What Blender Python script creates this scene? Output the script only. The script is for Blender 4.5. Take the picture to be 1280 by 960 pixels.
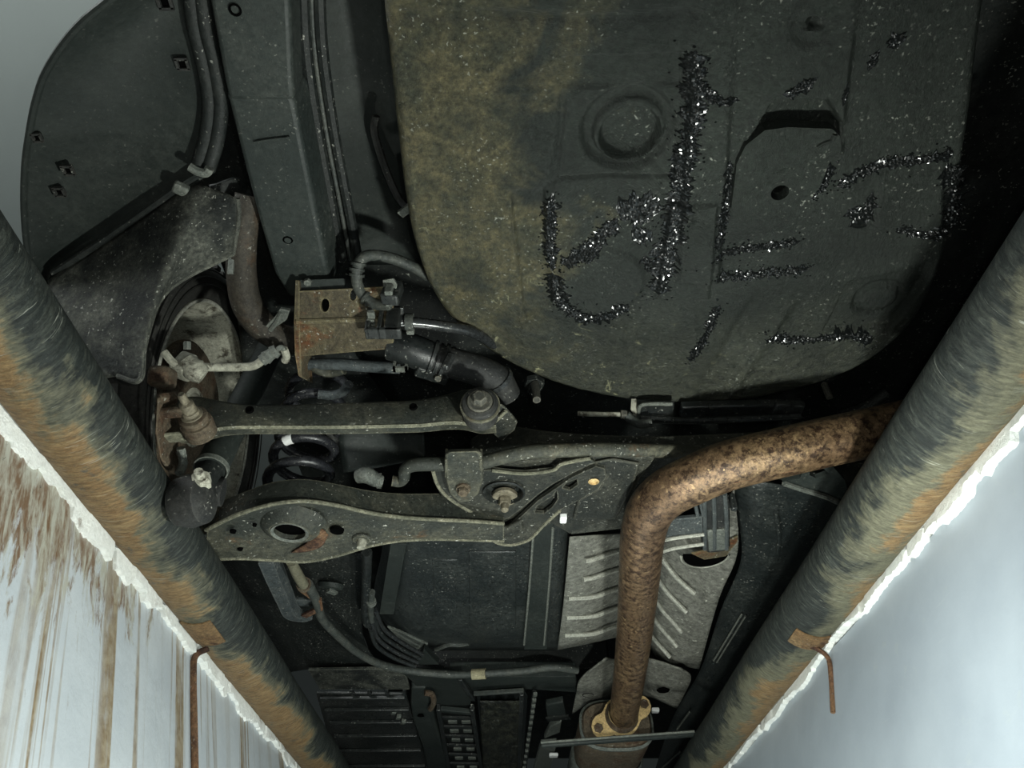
import bpy, bmesh, math, random
import numpy as np
from mathutils import Vector, Matrix
from mathutils.geometry import tessellate_polygon

random.seed(7)
V = Vector
for o in list(bpy.data.objects):
    bpy.data.objects.remove(o, do_unlink=True)
scene = bpy.context.scene
C = scene.collection

# ------------------------------------------------------------------ camera
F = 950.0                      # focal length in pixels of the 1280x960 frame
PITCH = math.atan(800.0 / F)   # the pit runs towards a vanishing point below the frame
YAW_PX = 23.0
cp, sp = math.cos(PITCH), math.sin(PITCH)
cam_d = bpy.data.cameras.new('camera')
cam_d.sensor_width = 36.0
cam_d.lens = F / 1280.0 * 36.0
cam_d.clip_start = 0.02
cam = bpy.data.objects.new('camera', cam_d)
C.objects.link(cam)
cam.location = (0, 0, 0)
cam.rotation_euler = (math.pi / 2 + PITCH, 0, 0)
scene.camera = cam

# ------------------------------------------------------------------ world, lights, exposure
scene.view_settings.view_transform = 'Standard'
scene.view_settings.look = 'None'
scene.view_settings.exposure = 0.55
scene.view_settings.gamma = 1.0
scene.view_settings.use_curve_mapping = False
w = bpy.data.worlds.new('world')
scene.world = w
w.use_nodes = True
w.node_tree.nodes['Background'].inputs[0].default_value = (0.5, 0.6, 0.58, 1)
w.node_tree.nodes['Background'].inputs[1].default_value = 0.02


def lamp(name, loc, energy, size, color, kind='POINT', aim=None, angle=150, blend=0.6):
    d = bpy.data.lights.new(name, kind)
    d.energy = energy
    d.color = color
    d.shadow_soft_size = size
    if kind == 'SPOT':
        d.spot_size = math.radians(angle)
        d.spot_blend = blend
    o = bpy.data.objects.new(name, d)
    C.objects.link(o)
    o.location = loc
    if aim is not None:
        o.rotation_euler = (V(aim) - V(loc)).to_track_quat('-Z', 'Y').to_euler()
    return o


# inspection lamp held low in the pit beside the right wall, then added unseen fill lights ahead and at the camera
lamp('inspection_lamp_light', (0.235, 0.59, 0.03), 26.0, 0.025, (0.95, 1.0, 0.92), 'SPOT', (-0.12, 1.10, 0.70), 176, 0.8)
lamp('added_front_fill_light', (0.02, 1.50, -0.15), 9.0, 0.04, (0.94, 1.0, 0.92))  # added unseen lamp that brightens the front underbody
lamp('added_camera_fill_light', (0.03, -0.01, 0.02), 4.0, 0.006, (0.98, 1.0, 0.92))  # added fill at the camera, lifts shadows around the crossmember
lamp('garage_lamp_light', (-1.9, -0.6, 1.7), 90.0, 0.3, (0.95, 1.0, 0.98))


# ------------------------------------------------------------------ pixel rays (1280x960 frame)
def ray(u, v):
    xn = (u - 640.0) / F
    yn = (480.0 - v) / F
    return V((xn, cp - yn * sp, sp + yn * cp))


def pz(u, v, z):
    r = ray(u, v)
    return r * (z / r.z)


def py(u, v, y):
    r = ray(u, v)
    return r * (y / r.y)


def px(u, v, x):
    r = ray(u, v)
    return r * (x / r.x)


def PZ(lst, z=None):
    return [pz(p[0], p[1], p[2] if len(p) > 2 else z) for p in lst]


# ------------------------------------------------------------------ materials
def new_mat(name):
    m = bpy.data.materials.new(name)
    m.use_nodes = True
    nt = m.node_tree
    return m, nt, nt.nodes['Principled BSDF']


def N(nt, typ, **kw):
    n = nt.nodes.new(typ)
    for k, val in kw.items():
        setattr(n, k, val)
    return n


def noise(nt, vec, scale, detail=6, rough=0.6, dist=0.0):
    n = N(nt, 'ShaderNodeTexNoise')
    n.inputs['Scale'].default_value = scale
    n.inputs['Detail'].default_value = detail
    n.inputs['Roughness'].default_value = rough
    n.inputs['Distortion'].default_value = dist
    nt.links.new(vec, n.inputs['Vector'])
    return n.outputs['Fac']


def maprange(nt, val, a, b, c=0.0, d=1.0):
    n = N(nt, 'ShaderNodeMapRange')
    n.inputs[1].default_value = a
    n.inputs[2].default_value = b
    n.inputs[3].default_value = c
    n.inputs[4].default_value = d
    nt.links.new(val, n.inputs[0])
    return n.outputs[0]


def math_(nt, op, a, b):
    n = N(nt, 'ShaderNodeMath', operation=op)
    for i, q in enumerate((a, b)):
        if isinstance(q, (int, float)):
            n.inputs[i].default_value = q
        else:
            nt.links.new(q, n.inputs[i])
    return n.outputs[0]


def mix(nt, fac, a, b):
    n = N(nt, 'ShaderNodeMix', data_type='RGBA')
    if isinstance(fac, (int, float)):
        n.inputs[0].default_value = fac
    else:
        nt.links.new(fac, n.inputs[0])
    for idx, q in ((6, a), (7, b)):
        if isinstance(q, tuple):
            n.inputs[idx].default_value = (q[0], q[1], q[2], 1)
        else:
            nt.links.new(q, n.inputs[idx])
    return n.outputs[2]


def coords(nt, scale=(1, 1, 1)):
    t = N(nt, 'ShaderNodeTexCoord')
    g = N(nt, 'ShaderNodeMapping')
    g.inputs['Scale'].default_value = scale
    nt.links.new(t.outputs['Object'], g.inputs['Vector'])
    return g.outputs['Vector']


def grime(name, base, dust=(0.2, 0.19, 0.15), dust_amt=0.4, dscale=9.0, rough=0.6, metal=0.0, bump=0.25, bscale=160.0,
          rust=None, rust_amt=0.0, rscale=14.0, speck=0.35, speck_col=(0.42, 0.42, 0.37), stretch=(1, 1, 1), spec=0.28,
          edge=0.0, mott=0.8, rspread=0.11, gs=150.0):
    """aged metal or plastic: base colour with mottling, cloudy dust, rust patches, pale dirt specks, dusty worn edges with painted edge highlights and fine relief"""
    m, nt, b = new_mat(name)
    vec = coords(nt, stretch)
    n1 = noise(nt, vec, dscale, 8, 0.65, 0.4)
    n2 = noise(nt, vec, max(90.0, dscale * 9), 8, 0.8)
    d = math_(nt, 'MULTIPLY', maprange(nt, n1, 0.42, 0.66, 0, 1), maprange(nt, n2, 0.38, 0.62, 0.15, 1))
    d = math_(nt, 'MULTIPLY', d, dust_amt)
    col = mix(nt, d, base, dust)
    if rust:
        r = noise(nt, vec, rscale, 10, 0.75, 0.25)
        k = 0.75 - rust_amt * 0.5
        rf = maprange(nt, r, k - 0.05, k + 0.05, 0, 1)
        r2 = noise(nt, vec, rscale * 5, 6, 0.7)
        rc = mix(nt, maprange(nt, r2, 0.35, 0.65), rust, tuple(c * 0.4 for c in rust))
        col = mix(nt, rf, col, rc)
    if mott > 0:
        n3 = noise(nt, vec, gs, 8, 0.85)
        k = maprange(nt, n3, 0.36, 0.64, 1 - 0.6 * mott, 1 + 0.75 * mott)
        sc = N(nt, 'ShaderNodeVectorMath', operation='SCALE')
        nt.links.new(col, sc.inputs[0])
        nt.links.new(k, sc.inputs['Scale'])
        col = sc.outputs[0]
    if edge > 0:
        bv = N(nt, 'ShaderNodeBevel')
        bv.samples = 3
        bv.inputs['Radius'].default_value = 0.0045
        ge = N(nt, 'ShaderNodeNewGeometry')
        dt = N(nt, 'ShaderNodeVectorMath', operation='DOT_PRODUCT')
        nt.links.new(bv.outputs[0], dt.inputs[0])
        nt.links.new(ge.outputs['Normal'], dt.inputs[1])
        ef = maprange(nt, dt.outputs['Value'], 0.985, 0.86, 0, edge)
        ef = math_(nt, 'MULTIPLY', ef, maprange(nt, n2, 0.36, 0.56, 0.1, 1))
        col = mix(nt, ef, col, tuple(min(0.5, c * 1.7) for c in dust))  # pale edges: dust and wear, plus highlights painted into the colour
    if speck > 0:
        s = noise(nt, vec, gs * 1.4, 2, 0.5)
        s2 = noise(nt, vec, 22.0, 4, 0.65)
        sf = math_(nt, 'MULTIPLY', maprange(nt, s, 0.655, 0.70), maprange(nt, s2, 0.42, 0.62, 0, min(1.0, speck * 1.3)))
        col = mix(nt, sf, col, speck_col)
    nt.links.new(col, b.inputs['Base Color'])
    rr = maprange(nt, n2, 0.35, 0.65, max(0.04, rough - rspread), min(1.0, rough + rspread))
    nt.links.new(rr, b.inputs['Roughness'])
    b.inputs['Metallic'].default_value = metal
    b.inputs['Specular IOR Level'].default_value = spec
    if bump > 0:
        nb = noise(nt, vec, bscale, 6, 0.75)
        bn = N(nt, 'ShaderNodeBump')
        bn.inputs['Strength'].default_value = min(1.0, bump * 1.8)
        bn.inputs['Distance'].default_value = 0.004
        nt.links.new(nb, bn.inputs['Height'])
        nt.links.new(bn.outputs[0], b.inputs['Normal'])
    return m


M = {}
M['liner'] = grime('liner plastic', (0.011, 0.0145, 0.013), (0.042, 0.047, 0.041), 0.5, 7, 0.62, 0, 0.08, 220, speck=0.08, mott=0.35)
M['flap'] = grime('splash flap', (0.010, 0.012, 0.011), (0.17, 0.172, 0.14), 0.7, 13, 0.7, 0, 0.4, 160, speck=1.0, mott=0.9, edge=0.5)
M['body'] = grime('underbody paint', (0.016, 0.0205, 0.019), (0.058, 0.063, 0.055), 0.5, 6, 0.55, 0, 0.1, 200, speck=0.16, mott=0.4, edge=0.12)
M['dark'] = grime('dark underbody', (0.007, 0.009, 0.0085), (0.042, 0.044, 0.039), 0.5, 9, 0.55, 0, 0.2, 200, speck=0.5)
M['arm'] = grime('suspension paint', (0.022, 0.025, 0.021), (0.125, 0.118, 0.082), 0.75, 8, 0.5, 0, 0.3, 200,
                 rust=(0.11, 0.065, 0.032), rust_amt=0.22, rscale=10, speck=1.0, edge=0.75)
M['frame'] = grime('subframe paint', (0.012, 0.014, 0.012), (0.095, 0.092, 0.070), 0.55, 11, 0.48, 0, 0.35, 200, speck=1.0, edge=0.85)
M['hole'] = grime('painted hole shade', (0.002, 0.002, 0.002), (0.003, 0.003, 0.003), 0.1, 10, 0.9, 0, 0, 100, speck=0, mott=0, spec=0.0)  # flat black that paints the shade inside holes
M['armlip'] = grime('dusty weld lip', (0.10, 0.10, 0.072), (0.3, 0.28, 0.2), 0.7, 20, 0.7, 0, 0.4, 200, speck=0.7, mott=1.0)
M['black'] = grime('black plastic', (0.009, 0.011, 0.011), (0.05, 0.052, 0.048), 0.4, 9, 0.34, 0, 0.12, 240, speck=0.7, edge=0.3, spec=0.5)
M['tank'] = grime('tank plastic', (0.011, 0.014, 0.014), (0.06, 0.065, 0.058), 0.5, 8, 0.36, 0, 0.15, 240, speck=0.4, spec=0.5)
M['gloss'] = grime('wet tar', (0.005, 0.006, 0.006), (0.015, 0.015, 0.014), 0.2, 20, 0.20, 0, 0.0, 240, speck=0.0, spec=0.7, mott=0.0, rspread=0.06)
M['wet'] = grime('oily film', (0.008, 0.009, 0.008), (0.12, 0.12, 0.075), 0.5, 40, 0.2, 0, 0.5, 140, speck=1.0, spec=0.7)  # olive patches paint wet highlights into the film colour
M['rubber'] = grime('rubber', (0.014, 0.015, 0.015), (0.06, 0.058, 0.05), 0.5, 12, 0.55, 0, 0.2, 240, speck=0.5, edge=0.3)
M['tyre'] = grime('tyre rubber', (0.022, 0.022, 0.020), (0.05, 0.048, 0.042), 0.5, 9, 0.75, 0, 0.15, 240, speck=0.1)
M['cream'] = grime('dusty aluminium', (0.33, 0.325, 0.265), (0.10, 0.095, 0.075), 0.85, 18, 0.7, 0, 0.35, 200,
                   rust=(0.06, 0.05, 0.035), rust_amt=0.36, rscale=34, speck=0.3, mott=0.6)
M['brown'] = grime('rusty knuckle', (0.06, 0.047, 0.032), (0.15, 0.12, 0.08), 0.6, 20, 0.75, 0, 0.45, 160,
                   rust=(0.075, 0.043, 0.025), rust_amt=0.4, rscale=18, speck=0.4, mott=1.0, edge=0.4)
M['filler'] = grime('filler pipe paint', (0.028, 0.025, 0.02), (0.075, 0.06, 0.043), 0.7, 9, 0.6, 0, 0.25, 200,
                    rust=(0.07, 0.042, 0.025), rust_amt=0.35, rscale=10, speck=0.4)
M['bolt'] = grime('zinc bolt', (0.17, 0.15, 0.105), (0.08, 0.07, 0.05), 0.7, 40, 0.5, 0.3, 0.35, 200, speck=0.3, edge=0.6, spec=0.5)
M['dbolt'] = grime('dark bolt', (0.045, 0.046, 0.04), (0.14, 0.13, 0.1), 0.5, 40, 0.45, 0.2, 0.35, 200, speck=0.4, edge=0.7, spec=0.5)
M['bracket'] = grime('rusty bracket', (0.06, 0.05, 0.032), (0.19, 0.165, 0.09), 0.8, 15, 0.6, 0, 0.4, 180,
                     rust=(0.15, 0.058, 0.022), rust_amt=0.4, rscale=9, speck=0.8, edge=0.6, mott=0.9)
M['exhaust'] = grime('rusty exhaust', (0.125, 0.078, 0.045), (0.29, 0.195, 0.10), 0.9, 6, 0.36, 0.5, 0.2, 150,
                     rust=(0.058, 0.033, 0.020), rust_amt=0.44, rscale=85, speck=0.7, speck_col=(0.42, 0.29, 0.15), mott=1.0, gs=80, spec=0.5)
M['flange'] = grime('brass flange', (0.5, 0.36, 0.17), (0.3, 0.2, 0.1), 0.5, 30, 0.5, 0.3, 0.2, 200, speck=0.2)
M['shield'] = grime('heat shield', (0.19, 0.19, 0.165), (0.10, 0.10, 0.08), 0.8, 22, 0.55, 0.25, 0.5, 260, speck=1.0, speck_col=(0.6, 0.6, 0.52), mott=1.1, gs=75, spec=0.5)
M['shieldrib'] = grime('heat shield rib', (0.38, 0.38, 0.33), (0.22, 0.22, 0.18), 0.5, 22, 0.5, 0.25, 0.3, 260, speck=0.8, speck_col=(0.5, 0.5, 0.45), spec=0.5)
M['grey'] = grime('grey steel', (0.095, 0.105, 0.094), (0.17, 0.17, 0.145), 0.6, 20, 0.48, 0.2, 0.3, 200, speck=0.6, mott=0.9, edge=0.4)
M['slate'] = grime('blue grey steel', (0.04, 0.048, 0.05), (0.09, 0.095, 0.09), 0.6, 20, 0.5, 0.1, 0.3, 200, speck=0.6, mott=0.9, edge=0.6)
M['cable'] = grime('cable sheath', (0.035, 0.04, 0.037), (0.11, 0.11, 0.09), 0.6, 30, 0.45, 0, 0.2, 200, speck=0.5)
M['shiny'] = grime('shiny hose', (0.02, 0.022, 0.023), (0.1, 0.1, 0.09), 0.3, 14, 0.2, 0.2, 0.05, 200, speck=0.3, spec=0.5)
M['white'] = grime('white paint', (0.8, 0.81, 0.8), (0.6, 0.6, 0.55), 0.3, 20, 0.5, 0, 0.1, 200, speck=0, mott=0.1)
M['spring'] = grime('spring steel', (0.014, 0.015, 0.018), (0.05, 0.05, 0.05), 0.4, 20, 0.3, 0.1, 0.1, 200, speck=0.5, spec=0.5)
M['tan'] = grime('tan sleeve', (0.26, 0.235, 0.15), (0.16, 0.145, 0.08), 0.5, 30, 0.6, 0, 0.2, 200, speck=0)
M['oliverod'] = grime('olive rod', (0.10, 0.095, 0.065), (0.17, 0.155, 0.10), 0.5, 30, 0.6, 0, 0.2, 200, speck=0.4)
M['rust'] = grime('rust', (0.12, 0.062, 0.032), (0.2, 0.13, 0.07), 0.7, 25, 0.8, 0, 0.5, 160, rust=(0.06, 0.028, 0.018), rust_amt=0.45, speck=0.4, mott=1.0)
M['mud'] = grime('dried mud rust', (0.13, 0.078, 0.035), (0.19, 0.14, 0.075), 0.7, 25, 0.8, 0, 0.5, 160, rust=(0.09, 0.045, 0.022), rust_amt=0.35, speck=0.2)
M['concrete'] = grime('concrete floor', (0.2, 0.2, 0.19), (0.12, 0.12, 0.11), 0.6, 4, 0.85, 0, 0.4, 60, speck=0.2)
M['ceil'] = grime('garage paint', (0.42, 0.46, 0.45), (0.36, 0.4, 0.39), 0.4, 0.6, 0.8, 0, 0, 20, speck=0, mott=0)


def tub_mat():
    m, nt, b = new_mat('spare wheel tub paint')
    vec = coords(nt)
    sep = N(nt, 'ShaderNodeSeparateXYZ')
    nt.links.new(vec, sep.inputs[0])
    n1 = noise(nt, vec, 9, 8, 0.65, 0.5)
    n2 = noise(nt, vec, 70, 6, 0.7)
    n3 = noise(nt, vec, 4, 4, 0.6)
    base = mix(nt, maprange(nt, n3, 0.35, 0.65), (0.008, 0.0105, 0.009), (0.017, 0.021, 0.0175))
    # olive mud thrown up on the wheel side of the tub; its origin is at the middle, x about 0.22
    lim = math_(nt, 'ADD', math_(nt, 'MULTIPLY', sep.outputs[0], -7.0), math_(nt, 'MULTIPLY', math_(nt, 'SUBTRACT', n1, 0.5), 5.0))
    mud = maprange(nt, lim, 0.95, 1.7)
    mud = math_(nt, 'MULTIPLY', mud, maprange(nt, n2, 0.35, 0.6, 0.3, 1))
    mudc = mix(nt, maprange(nt, noise(nt, vec, 14, 6, 0.7), 0.4, 0.62), (0.032, 0.033, 0.020), (0.078, 0.068, 0.035))
    col = mix(nt, mud, base, mudc)
    # dust film towards the front wall
    n4 = noise(nt, vec, 26, 8, 0.75, 0.8)
    fr = math_(nt, 'ADD', math_(nt, 'MULTIPLY', sep.outputs[1], 3.0), math_(nt, 'MULTIPLY', sep.outputs[0], -2.0))
    film = math_(nt, 'MULTIPLY', maprange(nt, math_(nt, 'ADD', math_(nt, 'MULTIPLY', sep.outputs[1], 3.0), n1), 1.0, 1.7, 0, 0.6), maprange(nt, n2, 0.35, 0.65, 0.2, 1))
    col = mix(nt, film, col, (0.075, 0.078, 0.055))
    drip = math_(nt, 'MULTIPLY', maprange(nt, n4, 0.60, 0.64), maprange(nt, fr, 0.45, 1.2, 0.0, 0.85))
    col = mix(nt, drip, col, (0.24, 0.235, 0.14))
    n8 = noise(nt, vec, 150.0, 8, 0.85)
    sc = N(nt, 'ShaderNodeVectorMath', operation='SCALE')
    nt.links.new(col, sc.inputs[0])
    nt.links.new(maprange(nt, n8, 0.36, 0.64, 0.45, 1.6), sc.inputs['Scale'])
    col = sc.outputs[0]
    s = noise(nt, vec, 210.0, 2, 0.5)
    sf = math_(nt, 'MULTIPLY', maprange(nt, s, 0.65, 0.70), maprange(nt, n1, 0.45, 0.62, 0, 0.7))
    col = mix(nt, sf, col, (0.26, 0.27, 0.235))
    nt.links.new(col, b.inputs['Base Color'])
    nt.links.new(maprange(nt, n2, 0.35, 0.65, 0.32, 0.58), b.inputs['Roughness'])
    b.inputs['Specular IOR Level'].default_value = 0.32
    nb = noise(nt, vec, 260, 6, 0.8)
    bn = N(nt, 'ShaderNodeBump')
    bn.inputs['Strength'].default_value = 0.75
    bn.inputs['Distance'].default_value = 0.004
    nt.links.new(nb, bn.inputs['Height'])
    nt.links.new(bn.outputs[0], b.inputs['Normal'])
    return m


M['tub'] = tub_mat()


def pipe_mat(name, side):
    """dark painted steel pipe, mud and rust rubbed over its pit side, drawn-out scratches around it"""
    m, nt, b = new_mat(name)
    vec = coords(nt)
    sep = N(nt, 'ShaderNodeSeparateXYZ')
    nt.links.new(vec, sep.inputs[0])
    # position around the pipe: dot with the direction that points down and outwards
    q = math_(nt, 'ADD', math_(nt, 'MULTIPLY', sep.outputs[0], side * 0.80 * 20), math_(nt, 'MULTIPLY', sep.outputs[2], -0.75 * 20))
    fib = noise(nt, coords(nt, (18, 90, 18)), 1.0, 8, 0.75, 1.2)
    blob = noise(nt, coords(nt, (7, 4.5, 7)), 1.0, 5, 0.65, 0.3)
    fine = noise(nt, vec, 150, 6, 0.7)
    lim = math_(nt, 'ADD', q, math_(nt, 'MULTIPLY', math_(nt, 'SUBTRACT', fib, 0.5), 1.3))
    lim = math_(nt, 'ADD', lim, math_(nt, 'MULTIPLY', math_(nt, 'SUBTRACT', blob, 0.5), 4.6 if side < 0 else 5.0))
    paint = mix(nt, maprange(nt, fib, 0.45, 0.72), (0.013, 0.0165, 0.0155), (0.054, 0.060, 0.050))
    mudc = mix(nt, maprange(nt, fib, 0.35, 0.65), (0.125, 0.072, 0.031), (0.19, 0.135, 0.068))
    edge = mix(nt, maprange(nt, lim, -0.35, 0.2), paint, (0.10, 0.098, 0.066))
    lo = 0.05 if side < 0 else 0.55
    col = mix(nt, maprange(nt, lim, lo, lo + 0.35), edge, mudc)
    r = noise(nt, vec, 40, 6, 0.7)
    col = mix(nt, math_(nt, 'MULTIPLY', maprange(nt, r, 0.58, 0.66), maprange(nt, lim, 0.2, 0.8)), col, (0.075, 0.07, 0.055))
    g8 = noise(nt, coords(nt, (60, 220, 60)), 1.0, 8, 0.85, 0.4)
    sc = N(nt, 'ShaderNodeVectorMath', operation='SCALE')
    nt.links.new(col, sc.inputs[0])
    nt.links.new(maprange(nt, g8, 0.36, 0.64, 0.45, 1.45), sc.inputs['Scale'])
    col = sc.outputs[0]
    hair = noise(nt, coords(nt, (14, 260, 14)), 1.0, 3, 0.6, 1.5)
    col = mix(nt, math_(nt, 'MULTIPLY', maprange(nt, hair, 0.66, 0.71), 0.6), col, (0.30, 0.31, 0.27))
    nt.links.new(col, b.inputs['Base Color'])
    b.inputs['Roughness'].default_value = 0.62
    b.inputs['Specular IOR Level'].default_value = 0.25
    bn = N(nt, 'ShaderNodeBump')
    bn.inputs['Strength'].default_value = 0.7
    bn.inputs['Distance'].default_value = 0.004
    nt.links.new(math_(nt, 'ADD', fib, math_(nt, 'MULTIPLY', fine, 0.5)), bn.inputs['Height'])
    nt.links.new(bn.outputs[0], b.inputs['Normal'])
    return m


def wall_mat(name, streak):
    """blue-white oil paint on plaster; rust streaks run down from the lip"""
    m, nt, b = new_mat(name)
    vec = coords(nt)
    sep = N(nt, 'ShaderNodeSeparateXYZ')
    nt.links.new(vec, sep.inputs[0])
    n1 = noise(nt, vec, 5, 6, 0.6)
    n2 = noise(nt, vec, 45, 6, 0.7, 0.5)
    col = mix(nt, maprange(nt, n1, 0.35, 0.65), *(((0.36, 0.395, 0.425), (0.44, 0.475, 0.50)) if streak else ((0.275, 0.315, 0.36), (0.33, 0.375, 0.42))))
    col = mix(nt, math_(nt, 'MULTIPLY', maprange(nt, n2, 0.6, 0.68), 0.35), col, (0.34, 0.38, 0.38))
    if streak:
        # thin runs of rusty water, wandering slightly, dense in some stretches of the wall
        st = noise(nt, coords(nt, (0, 17, 0.55)), 1.0, 4, 0.62, 0.10)
        st2 = noise(nt, coords(nt, (0, 52, 0.9)), 1.0, 2, 0.5, 0.10)
        dens = noise(nt, coords(nt, (0, 5.0, 0.4)), 1.0, 3, 0.6)
        brk = noise(nt, coords(nt, (0, 60, 14)), 1.0, 6, 0.7, 0.3)
        f = math_(nt, 'ADD', math_(nt, 'MULTIPLY', maprange(nt, st, 0.54, 0.59), 0.95), math_(nt, 'MULTIPLY', maprange(nt, st2, 0.60, 0.65), 0.8))
        f = math_(nt, 'MINIMUM', f, 1.0)
        f = math_(nt, 'MULTIPLY', f, maprange(nt, dens, 0.40, 0.56, 0.2, 1))
        f = math_(nt, 'MULTIPLY', f, maprange(nt, brk, 0.3, 0.5, 0.45, 1))
        # peeling, heavily rusted stretch close under the lip at the near end (y about 0.75, z about 0.42)
        near = math_(nt, 'ADD', math_(nt, 'MULTIPLY', sep.outputs[1], -2.2), math_(nt, 'MULTIPLY', sep.outputs[2], 6.0))
        n5 = noise(nt, coords(nt, (0, 26, 9)), 1.0, 8, 0.75, 0.6)
        hv = maprange(nt, math_(nt, 'ADD', near, math_(nt, 'MULTIPLY', math_(nt, 'SUBTRACT', n5, 0.5), 4.5)), 0.40, 0.80)
        stc = mix(nt, maprange(nt, n2, 0.4, 0.6), (0.15, 0.105, 0.055), (0.24, 0.20, 0.135))
        col = mix(nt, f, col, stc)
        hc_ = mix(nt, maprange(nt, brk, 0.42, 0.58), (0.12, 0.066, 0.03), (0.33, 0.33, 0.28))
        col = mix(nt, math_(nt, 'MULTIPLY', hv, 0.95), col, hc_)
        n6 = noise(nt, coords(nt, (0, 40, 24)), 1.0, 8, 0.8, 0.8)
        bk_ = math_(nt, 'MULTIPLY', maprange(nt, n6, 0.60, 0.64), maprange(nt, near, 0.6, 1.0))
        col = mix(nt, bk_, col, (0.02, 0.02, 0.018))
    else:
        n7 = noise(nt, coords(nt, (0, 30, 30)), 1.0, 10, 0.8, 1.0)
        col = mix(nt, math_(nt, 'MULTIPLY', maprange(nt, n7, 0.64, 0.69), 0.55), col, (0.30, 0.33, 0.33))
        scr = noise(nt, coords(nt, (0, 10, 160)), 1.0, 3, 0.6, 0.4)
        col = mix(nt, math_(nt, 'MULTIPLY', maprange(nt, scr, 0.68, 0.72), 0.35), col, (0.36, 0.40, 0.42))
    nt.links.new(col, b.inputs['Base Color'])
    b.inputs['Roughness'].default_value = 0.42
    bn = N(nt, 'ShaderNodeBump')
    bn.inputs['Strength'].default_value = 0.3 if streak else 0.12
    bn.inputs['Distance'].default_value = 0.006
    nb = noise(nt, vec, 24, 8, 0.6, 0.1)
    nt.links.new(nb, bn.inputs['Height'])
    nt.links.new(bn.outputs[0], b.inputs['Normal'])
    return m


M['pipeL'] = pipe_mat('left pipe paint', -1)
M['pipeR'] = pipe_mat('right pipe paint', 1)
M['wallL'] = wall_mat('streaked pit paint', True)
M['wallR'] = wall_mat('pit paint', False)
M['plaster'] = grime('lip plaster', (0.74, 0.76, 0.74), (0.5, 0.5, 0.45), 0.5, 18, 0.6, 0, 0.5, 90, rust=(0.16, 0.1, 0.055), rust_amt=0.2, rscale=12, speck=0, mott=0.15)


# ------------------------------------------------------------------ mesh helpers
def catmull(pts, sub):
    if sub <= 1 or len(pts) < 3:
        return [V(p) for p in pts]
    pts = [V(p) for p in pts]
    out = []
    ext = [pts[0] * 2 - pts[1]] + pts + [pts[-1] * 2 - pts[-2]]
    for i in range(1, len(ext) - 2):
        a, b, c, d = ext[i - 1], ext[i], ext[i + 1], ext[i + 2]
        for k in range(sub):
            t = k / sub
            out.append(0.5 * ((2 * b) + (c - a) * t + (2 * a - 5 * b + 4 * c - d) * t * t + (3 * b - a - 3 * c + d) * t ** 3))
    out.append(pts[-1])
    return out


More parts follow.
